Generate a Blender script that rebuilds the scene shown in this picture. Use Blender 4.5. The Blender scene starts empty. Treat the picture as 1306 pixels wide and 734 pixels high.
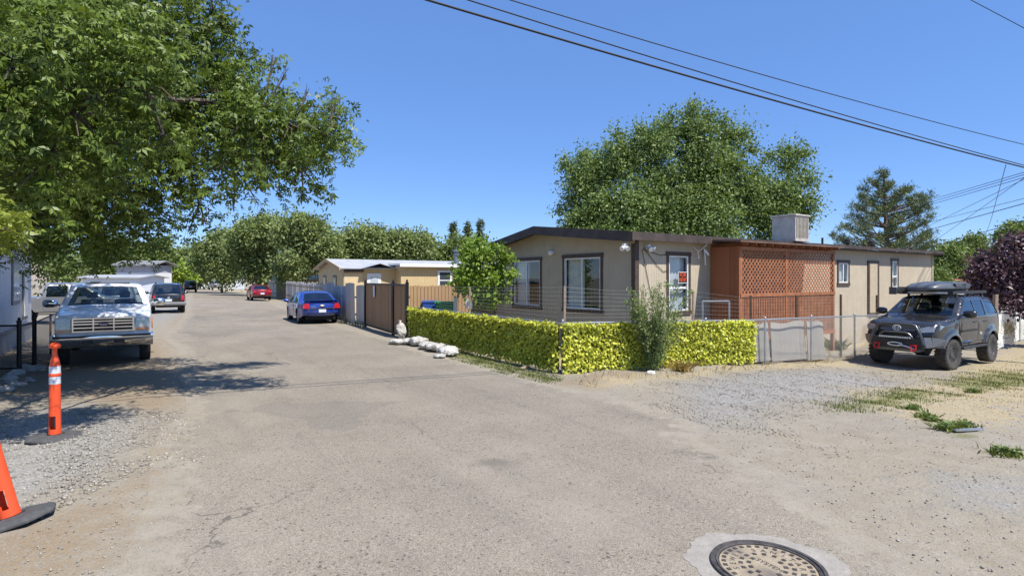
import bpy, bmesh, math, random
import numpy as np
from mathutils import Vector, Matrix, geometry
R = math.radians
sc = bpy.context.scene
COL = sc.collection
rng = np.random.default_rng(7)
random.seed(7)
F, CX, HY, H = 720.0, 653.0, 355.0, 2.1      # picture scale used to work out where things stand
U = np.array([.833, .554]); V = np.array([-.554, .833])   # along the house / along the street
C0 = np.array([1.085, 12.6])                  # fence corner by the street

# ---------------------------------------------------------------- terrain
def sstep(a, b, x):
    t = np.clip((np.asarray(x, float)-a)/(b-a), 0, 1)
    return t*t*(3-2*t)
def gz(x, y):
    s = (np.asarray(x, float)-C0[0])*U[0] + (np.asarray(y, float)-C0[1])*U[1]
    return -.45*sstep(-1, 14, s)
def at(px, py, Z):
    return Vector(((px-CX)/F*Z, Z, H+(HY-py)/F*Z))
def gp(px, py):
    Z = 10.
    for _ in range(60):
        z = float(gz((px-CX)/F*Z, Z))
        Z = .5*Z + .5*(H-z)*F/(py-HY)
    return ((px-CX)/F*Z, Z)
def gpoly(pts): return np.array([gp(*p) for p in pts])

# ---------------------------------------------------------------- materials
MATS = {}
class NT:
    def __init__(s, name):
        s.m = bpy.data.materials.new(name); s.m.use_nodes = True
        s.t = s.m.node_tree; s.t.nodes.clear()
        s.out = s.t.nodes.new('ShaderNodeOutputMaterial')
    def n(s, typ, **kw):
        nd = s.t.nodes.new('ShaderNode'+typ)
        ins = kw.pop('ins', {})
        for k, v in kw.items(): setattr(nd, k, v)
        for k, v in ins.items():
            if isinstance(v, bpy.types.NodeSocket): s.t.links.new(v, nd.inputs[k])
            else: nd.inputs[k].default_value = v
        return nd
    def math(s, op, a, b=0., c=None, clamp=False):
        ins = {0: a, 1: b}
        if c is not None: ins[2] = c
        return s.n('Math', operation=op, use_clamp=clamp, ins=ins).outputs[0]
    def mix(s, f, a, b, blend='MIX'):
        nd = s.n('Mix', data_type='RGBA', blend_type=blend)
        for k, v in ((0, f), (6, a), (7, b)):
            if isinstance(v, bpy.types.NodeSocket): s.t.links.new(v, nd.inputs[k])
            else: nd.inputs[k].default_value = v if k == 0 else (tuple(v)+(1,))[:4]
        return nd.outputs[2]
    def noise(s, scale, detail=3, rough=.55, vec=None, out=0):
        ins = {'Scale': scale, 'Detail': detail, 'Roughness': rough}
        if vec is not None: ins['Vector'] = vec
        return s.n('TexNoise', ins=ins).outputs[out]
    def vor(s, scale, vec=None, out='Color', rand=1.):
        ins = {'Scale': scale, 'Randomness': rand}
        if vec is not None: ins['Vector'] = vec
        return s.n('TexVoronoi', ins=ins).outputs[out]
    def ramp(s, f, a, b):
        return s.n('MapRange', ins={0: f, 1: a, 2: b}).outputs[0]
    def pos(s): return s.n('NewGeometry').outputs['Position']
    def obj(s): return s.n('TexCoord').outputs['Object']
    def bump(s, h, strength=.3, dist=.02):
        return s.n('Bump', ins={'Height': h, 'Strength': strength, 'Distance': dist}).outputs[0]
    def pbsdf(s, **ins):
        nd = s.n('BsdfPrincipled')
        for k, v in ins.items():
            k = k.replace('_', ' ')
            if isinstance(v, bpy.types.NodeSocket): s.t.links.new(v, nd.inputs[k])
            else:
                if isinstance(v, tuple) and len(v) == 3: v = v+(1,)
                nd.inputs[k].default_value = v
        return nd.outputs[0]
    def done(s, sh):
        s.t.links.new(sh, s.out.inputs[0]); return s.m

def plain(name, col, rough=.6, metal=0., var=.12, scale=8., bump=0., coat=0., spec=.5):
    if name in MATS: return MATS[name]
    t = NT(name); p = t.obj()
    nz = t.noise(scale, 4, .6, p)
    dark = tuple(c*(1-var) for c in col); lite = tuple(min(1, c*(1+var)) for c in col)
    c = t.mix(t.ramp(nz, .3, .7), dark, lite)
    kw = dict(Base_Color=c, Roughness=rough, Metallic=metal, Coat_Weight=coat, Coat_Roughness=.05)
    kw['Specular_IOR_Level'] = spec
    if bump: kw['Normal'] = t.bump(t.noise(scale*6, 3, .6, p), bump, .01)
    MATS[name] = t.done(t.pbsdf(**kw)); return MATS[name]

def paint(name, col, metal=.0, rough=.3, dust=.25):
    if name in MATS: return MATS[name]
    t = NT(name); p = t.obj()
    nz = t.noise(3., 5, .65, p)
    c = t.mix(t.math('MULTIPLY', t.ramp(nz, .45, .8), dust), col, (.33, .28, .21))
    r = t.math('MULTIPLY_ADD', nz, .25, rough-.1)
    MATS[name] = t.done(t.pbsdf(Base_Color=c, Metallic=metal, Roughness=r, Coat_Weight=.7, Coat_Roughness=.07))
    return MATS[name]

def glass(name, tint, refl=.12, rough=.02):
    if name in MATS: return MATS[name]
    t = NT(name)
    fc = t.n('LayerWeight', ins={'Blend': .5}).outputs['Facing']
    f = t.math('MULTIPLY_ADD', t.math('POWER', fc, 4.), .85, refl, clamp=True)
    tr = t.n('BsdfTransparent', ins={0: tuple(tint)+(1,)}).outputs[0]
    wob = t.bump(t.noise(1.3, 2, .5, t.obj()), .05, .02)
    gl = t.n('BsdfGlossy', ins={'Color': (.85, .9, .95, 1), 'Roughness': rough, 'Normal': wob}).outputs[0]
    MATS[name] = t.done(t.n('MixShader', ins={0: f, 1: tr, 2: gl}).outputs[0]); return MATS[name]

def leafmat(name, a, b, trans=.35, rough=.5, clump=.35):
    t = NT(name)
    isl = t.n('NewGeometry').outputs['Random Per Island']
    c = t.mix(isl, a, b)
    big = t.noise(.9, 2, .5, t.pos())
    c = t.mix(t.math('MULTIPLY', t.ramp(big, .4, .65), clump), c, tuple(min(1, x*1.5) for x in b))
    ps = t.pbsdf(Base_Color=c, Roughness=rough, Specular_IOR_Level=.35)
    tl = t.n('BsdfTranslucent', ins={0: t.mix(1., c, (1.0, 1.0, .45), 'MULTIPLY')}).outputs[0]
    return t.done(t.n('MixShader', ins={0: trans, 1: ps, 2: tl}).outputs[0])

# ---------------------------------------------------------------- object helpers
def tag(o, label=None, cat=None, group=None, kind=None):
    if label: o['label'] = label
    if cat: o['category'] = cat
    if group: o['group'] = group
    if kind: o['kind'] = kind
    return o
def thing(name, label, cat, loc=(0, 0, 0), rz=0., group=None):
    o = bpy.data.objects.new(name, None); COL.objects.link(o)
    o.empty_display_size = .2
    o.location = loc; o.rotation_euler = (0, 0, rz)
    return tag(o, label, cat, group)
def link(name, me, parent=None):
    o = bpy.data.objects.new(name, me); COL.objects.link(o)
    if parent is not None: o.parent = parent
    return o
def copy_tree(o, parent=None):
    c = o.copy(); COL.objects.link(c)
    if parent is not None: c.parent = parent
    for ch in list(o.children): copy_tree(ch, c)
    return c

class MB:
    """collects shapes and links them as ONE mesh object"""
    def __init__(s): s.v = []; s.f = []; s.mi = []; s.cur = 0
    def add(s, vs, fs):
        b = len(s.v); s.v += [tuple(float(c) for c in v) for v in vs]
        s.f += [tuple(b+i for i in f) for f in fs]; s.mi += [s.cur]*len(fs); return s
    def box(s, x0, x1, y0, y1, z0, z1, m=None):
        vs = [(x, y, z) for x in (x0, x1) for y in (y0, y1) for z in (z0, z1)]
        if m: vs = [m(*v) for v in vs]
        return s.add(vs, [(0, 1, 3, 2), (4, 6, 7, 5), (0, 4, 5, 1), (2, 3, 7, 6), (0, 2, 6, 4), (1, 5, 7, 3)])
    def beam(s, p, q, w, h, up=(0, 0, 1)):
        p = Vector(p); q = Vector(q); d = (q-p).normalized(); u = Vector(up)
        a = d.cross(u); a = a.normalized() if a.length > 1e-6 else Vector((1, 0, 0))
        b = a.cross(d).normalized()
        vs = [e + a*(sx*w/2) + b*(sy*h/2) for e in (p, q) for sx, sy in ((-1, -1), (1, -1), (1, 1), (-1, 1))]
        return s.add(vs, [(0, 3, 2, 1), (4, 5, 6, 7), (0, 1, 5, 4), (1, 2, 6, 5), (2, 3, 7, 6), (3, 0, 4, 7)])
    def tube(s, pts, r, n=8, cap=True):
        pts = [Vector(p) for p in pts]; k = len(pts)
        rs = r if isinstance(r, (list, tuple)) else [r]*k
        vs = []; ref = None
        for i, p in enumerate(pts):
            d = (pts[min(i+1, k-1)]-pts[max(i-1, 0)]).normalized()
            if ref is None or abs(ref.dot(d)) > .98:
                ref = Vector((0, 0, 1)) if abs(d.z) < .9 else Vector((1, 0, 0))
            a = d.cross(ref).normalized(); b = d.cross(a); ref = a.cross(d)
            vs += [p + (a*math.cos(2*math.pi*j/n)+b*math.sin(2*math.pi*j/n))*rs[i] for j in range(n)]
        fs = [(i*n+j, i*n+(j+1) % n, (i+1)*n+(j+1) % n, (i+1)*n+j) for i in range(k-1) for j in range(n)]
        if cap: fs += [tuple(range(n))[::-1], tuple((k-1)*n+j for j in range(n))]
        return s.add(vs, fs)
    def lathe(s, prof, n=24, m=None):
        """prof = (r, z) list around z"""
        vs = []; k = len(prof)
        for r, z in prof:
            vs += [(r*math.cos(2*math.pi*j/n), r*math.sin(2*math.pi*j/n), z) for j in range(n)]
        if m: vs = [m(*v) for v in vs]
        fs = [(i*n+j, i*n+(j+1) % n, (i+1)*n+(j+1) % n, (i+1)*n+j) for i in range(k-1) for j in range(n)]
        fs += [tuple(range(n))[::-1], tuple((k-1)*n+j for j in range(n))]
        return s.add(vs, fs)
    def prism(s, poly, m, d0, d1):
        """2D polygon, extruded from d0 to d1 through m(a, b, d)"""
        n = len(poly)
        vs = [m(a, b, d0) for a, b in poly]+[m(a, b, d1) for a, b in poly]
        tri = geometry.tessellate_polygon([[Vector((a, b, 0)) for a, b in poly]])
        fs = [tuple(t) for t in tri]+[tuple(n+i for i in reversed(t)) for t in tri]
        fs += [(i, (i+1) % n, n+(i+1) % n, n+i) for i in range(n)]
        return s.add(vs, fs)
    def build(s, name, mats, parent=None, smooth=None, bevel=0., recalc=True, loc=None):
        me = bpy.data.meshes.new(name)
        vs = s.v
        if loc is not None: vs = [(v[0]-loc[0], v[1]-loc[1], v[2]-loc[2]) for v in vs]
        me.from_pydata(vs, [], s.f)
        if not isinstance(mats, (list, tuple)): mats = [mats]
        for m in mats: me.materials.append(m)
        me.polygons.foreach_set('material_index', s.mi)
        if recalc or bevel:
            bm = bmesh.new(); bm.from_mesh(me)
            if recalc: bmesh.ops.recalc_face_normals(bm, faces=bm.faces)
            if bevel:
                bmesh.ops.bevel(bm, geom=[e for e in bm.edges if e.is_manifold and e.calc_face_angle(0) > .6], offset=bevel, segments=2, affect='EDGES', profile=.6)
            bm.to_mesh(me); bm.free()
        if smooth is not None:
            me.polygons.foreach_set('use_smooth', [True]*len(me.polygons))
            me.set_sharp_from_angle(angle=R(smooth))
        o = link(name, me, parent)
        if loc is not None and parent is None: o.location = loc
        return o

def mesh_np(name, verts, faces_n, nper, mat, parent=None, idx=None):
    """fast mesh of equal polygons: verts (n*nper) laid out in order"""
    me = bpy.data.meshes.new(name)
    verts = np.asarray(verts, np.float32).reshape(-1, 3)
    if idx is None: idx = np.arange(faces_n*nper, dtype=np.int32)
    idx = np.asarray(idx, np.int32).ravel()
    me.vertices.add(len(verts)); me.vertices.foreach_set('co', verts.ravel())
    me.loops.add(len(idx)); me.loops.foreach_set('vertex_index', idx)
    me.polygons.add(faces_n)
    me.polygons.foreach_set('loop_start', np.arange(0, faces_n*nper, nper, dtype=np.int32))
    me.materials.append(mat)
    me.update(calc_edges=True)
    return link(name, me, parent)

def in_poly(p, poly):
    p = np.atleast_2d(p); poly = np.asarray(poly); ins = np.zeros(len(p), bool)
    n = len(poly); j = n-1
    for i in range(n):
        xi, yi = poly[i]; xj, yj = poly[j]
        c = ((yi > p[:, 1]) != (yj > p[:, 1])) & (p[:, 0] < (xj-xi)*(p[:, 1]-yi)/((yj-yi) or 1e-12)+xi)
        ins ^= c; j = i
    return ins
def seg_dist(p, line, closed=False):
    """distance to a polyline, with index and parameter of the nearest segment"""
    p = np.atleast_2d(p); line = np.asarray(line, float)
    a = line if closed else line[:-1]; b = np.roll(line, -1, 0) if closed else line[1:]
    d = b-a; L = (d*d).sum(1)+1e-12
    t = np.clip(((p[:, None, :]-a[None])*d[None]).sum(2)/L, 0, 1)
    q = a[None]+t[:, :, None]*d[None]
    ds = np.sqrt(((p[:, None, :]-q)**2).sum(2)); k = ds.argmin(1); r = np.arange(len(p))
    return ds[r, k], k, t[r, k]
def sd_poly(p, poly):
    out = np.empty(len(p))
    for i in range(0, len(p), 20000):
        q = p[i:i+20000]; d, _, _ = seg_dist(q, poly, True)
        out[i:i+20000] = np.where(in_poly(q, poly), d, -d)
    return out
def cdt(loops, extra=()):
    vs = []; es = []
    for lp in loops:
        b = len(vs); n = len(lp)
        vs += [Vector((float(p[0]), float(p[1]))) for p in lp]; es += [(b+i, b+(i+1) % n) for i in range(n)]
    vs += [Vector((float(p[0]), float(p[1]))) for p in extra]
    r = geometry.delaunay_2d_cdt(vs, es, [], 0, 1e-5)
    v = np.array([(a.x, a.y) for a in r[0]]); t = np.array([f for f in r[2] if len(f) == 3])
    return v, t
def grid_in(poly, step, jit=0.):
    poly = np.asarray(poly); a = poly.min(0); b = poly.max(0)
    xs = np.arange(a[0]+step/2, b[0], step); ys = np.arange(a[1]+step/2, b[1], step)
    g = np.stack(np.meshgrid(xs, ys), -1).reshape(-1, 2)
    if jit: g = g+rng.uniform(-jit, jit, g.shape)*step
    g = g[in_poly(g, poly)]
    if len(g): g = g[seg_dist(g, poly, True)[0] > step*.3]
    return g
def panel(mb, m, outer, holes=()):
    """flat sheet with holes: m(a, b) -> xyz"""
    v, t = cdt([outer]+list(holes))
    c = v[t].mean(1); k = in_poly(c, outer)
    for h in holes: k &= ~in_poly(c, h)
    mb.add([m(*p) for p in v], [tuple(int(i) for i in f) for f in t[k]])
def rect(a0, a1, b0, b1): return [(a0, b0), (a1, b0), (a1, b1), (a0, b1)]

def text(txt, size, mat, parent, mtx, name='lettering', ext=.002, align='CENTER'):
    cu = bpy.data.curves.new(name, 'FONT'); cu.body = txt; cu.size = size; cu.extrude = ext
    cu.align_x = align; cu.align_y = 'CENTER'
    o = bpy.data.objects.new(name, cu); COL.objects.link(o)
    bpy.context.view_layer.update()
    me = bpy.data.meshes.new_from_object(o.evaluated_get(bpy.context.evaluated_depsgraph_get()))
    bpy.data.objects.remove(o)
    me.transform(mtx); me.materials.clear(); me.materials.append(mat)
    return me if parent is False else link(name, me, parent)

# ---------------------------------------------------------------- foliage
def unit(a): return a/np.maximum(np.linalg.norm(a, axis=-1, keepdims=True), 1e-9)
def leaf_cloud(name, lobes, n_spray, per, spray, L, Wd, mat, parent, seed, droop=.3, shell=.5, leaflets=1, long=1.4, up=.6, thin=.36):
    g = np.random.default_rng(seed)
    lb = np.array([l if len(l) == 6 else (l[0], l[1], l[2], l[3], l[3], l[3]) for l in lobes], float)
    w = lb[:, 3]*lb[:, 4]+lb[:, 5]*lb[:, 3]; w /= w.sum()
    k = g.choice(len(lb), n_spray, p=w)
    d = unit(g.normal(size=(n_spray, 3)))
    rr = (shell+(1-shell)*g.random(n_spray))*(.82+.3*g.random(n_spray))
    c = lb[k, :3]+d*lb[k, 3:]*rr[:, None]
    o = unit(d*.9+g.normal(size=(n_spray, 3))*.35+np.array([0, 0, -droop]))
    sz = spray*(.6+.8*g.random(n_spray))
    n = n_spray*per
    i = np.repeat(np.arange(n_spray), per)
    al = g.uniform(-.6, .7, n)
    p = c[i]+o[i]*(al*sz[i]*long)[:, None]+g.normal(size=(n, 3))*(sz[i]*thin)[:, None]
    ld = unit(o[i]*.5+g.normal(size=(n, 3))*.6+np.array([0, 0, -droop*.8]))
    nn = g.normal(size=(n, 3))*.65+np.array([0, 0, up])+d[i]*.25
    return leaves(name, p, ld, nn, L*(.5+.9*g.random(n)), Wd/L, mat, parent, leaflets)
def leaves(name, p, ld, nn, Ls, asp, mat, parent, leaflets=1):
    sd = unit(np.cross(ld, nn)); nn = unit(np.cross(sd, ld))
    allv = []
    for q in range(leaflets):
        a = 0 if leaflets == 1 else (q-(leaflets-1)/2)*R(52)
        dd = ld*math.cos(a)+sd*math.sin(a); ss = sd*math.cos(a)-ld*math.sin(a)
        b = p+dd*(Ls*.12)[:, None]
        l = Ls[:, None]
        v = np.stack([b, b+dd*l*.42+ss*l*asp*.5+nn*l*.06, b+dd*l-nn*l*.1, b+dd*l*.42-ss*l*asp*.5+nn*l*.06], 1)
        allv.append(v)
    v = np.concatenate(allv)
    return mesh_np(name, v, len(v), 4, mat, parent)
def limbs(mb, base, top, lobes, r0, g, sub=5):
    base = Vector(base); top = Vector(top)
    mid = base.lerp(top, .5)+Vector((g.normal()*.12, g.normal()*.12, 0))*min(1, r0*4)
    mb.tube([base-Vector((0, 0, .15)), base.lerp(mid, .08), mid, top], [r0*1.5, r0*1.1, r0*.9, r0*.6], 9)
    for l in lobes:
        e = Vector(l[:3]); f = .25+.65*g.random(); s = base.lerp(top, f) if top.z < e.z else base.lerp(top, .9)
        big = [q for q in lobes if q[3] > l[3]*1.4 and q[3] > .3]
        if big and (e-s).length > 2.5*l[3]+1:
            q = min(big, key=lambda q: (Vector(q[:3])-e).length)
            if (Vector(q[:3])-e).length < (e-s).length: s = Vector(q[:3])
        rl = min(r0*.5, .05*l[3]+.012)
        m = s.lerp(e, .5)+Vector((g.normal()*.15, g.normal()*.15, .25))*l[3]*.5
        mb.tube([s, m, e], [rl, rl*.7, rl*.35], 6)
        for _ in range(sub):
            dv = Vector(unit(g.normal(size=3)))
            q = e+Vector((dv.x*l[3], dv.y*l[-1] if len(l) < 6 else dv.y*l[4], dv.z*l[-1]))*.85
            mb.tube([m.lerp(e, g.random()), e.lerp(q, .5)+Vector((0, 0, .08)), q], [rl*.35, rl*.22, rl*.08], 4)
def tree(name, label, cat, base, lobes, mat, bark, n_spray, per, spray, L, Wd, r0, seed, group=None, top=None, **kw):
    base = Vector(base)
    t = thing(name, label, cat, base, 0, group)
    rel = [tuple(np.array(l[:3])-np.array(base))+tuple(l[3:]) for l in lobes]
    g = np.random.default_rng(seed+99)
    zc = np.mean([l[2] for l in rel])
    mb = MB(); limbs(mb, (0, 0, 0), top or (g.normal()*.1, g.normal()*.1, zc), rel, r0, g)
    mb.build('trunk', bark, t, smooth=40, recalc=False)
    leaf_cloud('crown', rel, n_spray, per, spray, L, Wd, mat, t, seed, **kw)
    return t
def blades(name, xy, h, w, mat, seed, lean=.35, zf=gz, parent=None):
    g = np.random.default_rng(seed); n = len(xy)
    z = zf(xy[:, 0], xy[:, 1]); a = g.uniform(0, 2*math.pi, n); hh = h*(.4+.9*g.random(n))
    b = np.stack([xy[:, 0], xy[:, 1], z-.004], 1)
    sd = np.stack([np.cos(a), np.sin(a), 0*a], 1)*w*.5
    le = np.stack([-np.sin(a), np.cos(a), 0*a], 1)*(g.normal(size=n)*lean*hh)[:, None]
    tip = b+le+np.stack([0*a, 0*a, hh], 1)
    md = b+le*.35+np.stack([0*a, 0*a, hh*.55], 1)
    v = np.stack([b-sd, b+sd, md+sd*.7, tip, md-sd*.7], 1)
    return mesh_np(name, v, n, 5, mat, parent)
# ================================================================ GROUND
gravel_polys = [gpoly([(850, 492), (905, 478), (985, 471), (1060, 470), (1130, 480), (1172, 491), (1105, 506), (1040, 517), (985, 521), (960, 540), (905, 548), (870, 528)]),
                gpoly([(-120, 545), (20, 520), (100, 512), (215, 528), (190, 560), (150, 600), (60, 640), (-120, 690)]),
                gpoly([(1150, 610), (1306, 600), (1420, 640), (1306, 660), (1200, 640)]),
                gpoly([(150, 432), (236, 402), (243, 380), (200, 380), (140, 420)])]
green_polys = [gpoly([(1036, 518), (1085, 508), (1130, 498), (1185, 494), (1222, 502), (1140, 516), (1070, 526)]),
               gpoly([(1185, 488), (1240, 476), (1306, 470), (1330, 490), (1240, 500)]),
               gpoly([(575, 443), (615, 454), (690, 474), (716, 482), (705, 490), (640, 475), (578, 457)]),
               gpoly([(1200, 545), (1245, 540), (1250, 556), (1215, 562)]), gpoly([(1262, 572), (1310, 570), (1310, 588), (1270, 584)])]
yard = np.array([C0+.2*V+.2*U, C0+8.4*V+.2*U, C0+8.4*V+14*U+10*V, C0+26*U+12*V, C0+26*U+.3*V, C0+14.5*U+.2*V])
dry_polys = [yard, gpoly([(735, 492), (800, 478), (960, 461), (1100, 452), (1110, 470), (1060, 472), (985, 470), (860, 488), (760, 500)]),
             gpoly([(1200, 470), (1306, 430), (1400, 430), (1420, 500), (1306, 540), (1240, 520)]),
             gpoly([(1040, 490), (1300, 480), (1340, 550), (1150, 545)]),
             gpoly([(258, 371.5), (300, 371), (335, 381), (400, 391), (432, 408), (462, 416), (470, 408), (400, 378), (300, 362), (258, 362)])]
road_poly = np.array([gp(*p) for p in [(243, 372), (262, 371.4), (300, 372.8), (345, 384), (362, 392), (430, 414), (470, 424), (503, 433), (545, 449), (600, 463), (655, 476), (712, 490), (790, 506), (850, 524), (905, 547), (890, 562), (985, 602), (1105, 682)]]
                     + [(3.2, 3.2), (4.2, 0), (5, -7), (-3.5, -7), (-3.1, 0), (-2.9, 2.6)]
                     + [gp(*p) for p in [(150, 734), (188, 640), (192, 585), (205, 546), (238, 530), (236, 500), (222, 470), (228, 447), (205, 432), (236, 402), (238, 386)]])

tan_polys = [gpoly([(-150, 700), (0, 665), (110, 640), (165, 590), (190, 545), (60, 500), (-100, 520), (-100, 450), (150, 445), (205, 425), (232, 470), (244, 505), (228, 560), (196, 640), (150, 734), (-150, 800)]), gpoly([(640, 470), (720, 484), (800, 470), (830, 480), (770, 500), (715, 494)]),
             gpoly([(215, 400), (240, 385), (245, 378), (236, 405), (228, 440), (222, 450)])]
def relief(x, y):
    p = np.stack([np.ravel(x), np.ravel(y)], 1)
    off = np.zeros(len(p)); near = (np.abs(p[:, 0]) < 40) & (p[:, 1] < 70) & (p[:, 1] > -12)
    q = p[near]
    if len(q):
        d = sd_poly(q, road_poly)
        b = .035*np.sin(q[:, 0]*1.7+.6*np.sin(q[:, 1]*1.1))*np.sin(q[:, 1]*1.3+1)+.02*np.sin(q[:, 0]*4.1+q[:, 1]*3.3)
        o = (b-.015)*sstep(.0, 1.2, -d-.15)
        mx, my = gp(768, 486)
        o += .16*np.exp(-(((q[:, 0]-mx)/.5)**2+((q[:, 1]-my)/.3)**2))*sstep(.0, .25, -d)
        off[near] = o
    return off.reshape(np.shape(x))
def gzz(x, y): return gz(x, y)+relief(x, y)
def masks(me, xy):
    def put(nm, polys, soft):
        a = np.full(len(xy), -9.)
        near = (np.abs(xy[:, 0]) < 90) & (xy[:, 1] < 130)
        for pl in polys: a[near] = np.maximum(a[near], sd_poly(xy[near], pl)/soft)
        at_ = me.attributes.new(nm, 'FLOAT', 'POINT'); at_.data.foreach_set('value', np.clip(a, -1, 1).astype(np.float32))
    put('gravel', gravel_polys, .9); put('green', green_polys, .5); put('dry', dry_polys, .9); put('tan', tan_polys, .8)

def soil(t):
    """colour and height of bare ground with gravel, dry grass and green patches"""
    p = t.pos()
    n1 = t.noise(.55, 5, .6, p); n2 = t.noise(3.2, 5, .65, p); n3 = t.noise(22, 4, .7, p)
    v1 = t.vor(48, p); v2 = t.vor(110, p)
    sp = t.n('SeparateColor', ins={0: v1}).outputs[0]; sp2 = t.n('SeparateColor', ins={0: v2}).outputs[0]
    c = t.mix(t.ramp(n1, .35, .65), (.305, .260, .190), (.283, .250, .195))
    c = t.mix(t.math('MULTIPLY', t.ramp(n2, .5, .72), .55), c, (.225, .18, .13))
    c = t.mix(t.math('MULTIPLY', t.ramp(n2, .5, .3), .45), c, (.37, .325, .265))
    tn = t.ramp(t.math('ADD', t.n('Attribute', attribute_name='tan').outputs['Fac'], t.math('MULTIPLY', t.math('SUBTRACT', n2, .5), 1.6)), -.1, .6)
    c = t.mix(t.math('MULTIPLY', tn, .75), c, t.mix(n3, (.20, .135, .075), (.33, .245, .15)))
    # loose stones in the dirt
    st = t.math('MULTIPLY', t.ramp(sp, .5, .75), t.ramp(n3, .38, .58))
    c = t.mix(t.math('MULTIPLY', st, .8), c, t.mix(sp2, (.13, .115, .095), (.42, .385, .33)))
    c = t.mix(t.math('MULTIPLY', t.ramp(sp2, .6, 1.), .35), c, (.14, .118, .09))
    c = t.mix(t.math('MULTIPLY', t.ramp(n3, .55, .75), .4), c, (.2, .165, .12))
    def att(nm): return t.n('Attribute', attribute_name=nm).outputs['Fac']
    wob = t.math('MULTIPLY', t.math('SUBTRACT', n2, .5), 2.6)
    gr = t.ramp(t.math('ADD', att('gravel'), t.math('ADD', wob, t.math('MULTIPLY', t.math('SUBTRACT', n3, .5), .8))), -.2, .8)
    gcol = t.mix(sp, (.16, .152, .14), (.42, .40, .37)); gcol = t.mix(t.math('MULTIPLY', sp2, .6), gcol, (.29, .275, .25))
    c = t.mix(t.math('MULTIPLY', gr, .88), c, gcol)
    dy = t.ramp(t.math('ADD', att('dry'), wob), .1, .7)
    dcol = t.mix(t.ramp(n3, .35, .65), (.29, .22, .12), (.50, .41, .24))
    c = t.mix(t.math('MULTIPLY', dy, .62), c, dcol)
    ge = t.ramp(t.math('ADD', att('green'), wob), .0, .6)
    c = t.mix(t.math('MULTIPLY', ge, .75), c, t.mix(n3, (.06, .085, .02), (.24, .22, .08)))
    h = t.math('ADD', t.math('MULTIPLY', n3, .6), t.math('MULTIPLY', sp, t.math('MULTIPLY_ADD', gr, .6, .15)))
    return c, h, n1, n2, n3, sp, sp2

t = NT('soil'); c, h, *_ = soil(t)
M_soil = t.done(t.pbsdf(Base_Color=c, Roughness=.95, Specular_IOR_Level=.15, Normal=t.bump(h, .8, .03)))
t = NT('worn_asphalt'); c, h, n1, n2, n3, sp, sp2 = soil(t); p = t.pos()
v3 = t.vor(150, p); s3 = t.n('SeparateColor', ins={0: v3}).outputs[1]
a = t.mix(t.ramp(n1, .35, .66), (.234, .194, .141), (.298, .251, .186))
a = t.mix(t.math('MULTIPLY', t.ramp(s3, .5, 1.), .6), a, (.43, .395, .34))
a = t.mix(t.math('MULTIPLY', t.ramp(sp, .6, .95), .3), a, (.42, .38, .32)); a = t.mix(t.math('MULTIPLY', t.ramp(sp2, .35, .0), .4), a, (.085, .077, .065))
a = t.mix(t.math('MULTIPLY', t.ramp(s3, .35, .0), .6), a, (.075, .066, .055))
a = t.mix(t.math('MULTIPLY', t.ramp(sp, .965, .985), .8), a, (.07, .06, .055))
big = t.noise(.28, 6, .62, p); a = t.mix(t.math('MULTIPLY', t.ramp(big, .5, .68), .6), a, (.325, .282, .222))
a = t.mix(t.math('MULTIPLY', t.ramp(n2, .56, .8), .3), a, (.145, .13, .112))
du = t.n('VectorMath', operation='DOT_PRODUCT', ins={0: p, 1: (*U, 0)}).outputs['Value']; dv = t.n('VectorMath', operation='DOT_PRODUCT', ins={0: p, 1: (*V, 0)}).outputs['Value']
str_ = t.noise(1.3, 5, .6, t.n('CombineXYZ', ins={0: t.math('MULTIPLY', du, 1.5), 1: t.math('MULTIPLY', dv, .12)}).outputs[0])
a = t.mix(t.math('MULTIPLY', t.ramp(str_, .5, .75), .35), a, (.155, .14, .122))
wp = t.n('VectorMath', operation='ADD', ins={0: p, 1: t.n('VectorMath', operation='SCALE', ins={0: t.noise(1.5, 4, .6, p, out=1), 'Scale': .9}).outputs[0]}).outputs[0]
crk = t.n('TexVoronoi', feature='DISTANCE_TO_EDGE', ins={'Scale': .42, 'Vector': wp}).outputs['Distance']
cm = t.math('MULTIPLY', t.ramp(crk, .007, .002), t.ramp(t.noise(.5, 3, .5, p), .5, .6))
a = t.mix(t.math('MULTIPLY', cm, .65), a, (.07, .062, .053))
oil = t.noise(.9, 4, .5, t.n('VectorMath', operation='ADD', ins={0: p, 1: (13, 5, 0)}).outputs[0]); a = t.mix(t.math('MULTIPLY', t.ramp(oil, .66, .74), .45), a, (.09, .082, .073))
pt = t.vor(.16, wp); a = t.mix(t.math('MULTIPLY', t.math('GREATER_THAN', t.n('SeparateColor', ins={0: pt}).outputs[2], .72), .3), a, (.15, .137, .12))
edge = t.n('Attribute', attribute_name='edge').outputs['Fac']
f = t.ramp(t.math('ADD', edge, t.math('MULTIPLY', t.math('MULTIPLY', edge, 5., clamp=True), t.math('ADD', t.math('MULTIPLY', t.math('SUBTRACT', n2, .5), 1.5), t.math('MULTIPLY', t.math('SUBTRACT', n3, .5), .7)))), .26, .36)
cc = t.mix(f, c, a)
hh = t.math('MULTIPLY_ADD', t.math('MULTIPLY', f, s3), .7, t.math('MULTIPLY', h, t.math('SUBTRACT', 1., f)))
M_road = t.done(t.pbsdf(Base_Color=cc, Roughness=.9, Specular_IOR_Level=.2, Normal=t.bump(hh, .65, .016)))

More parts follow.
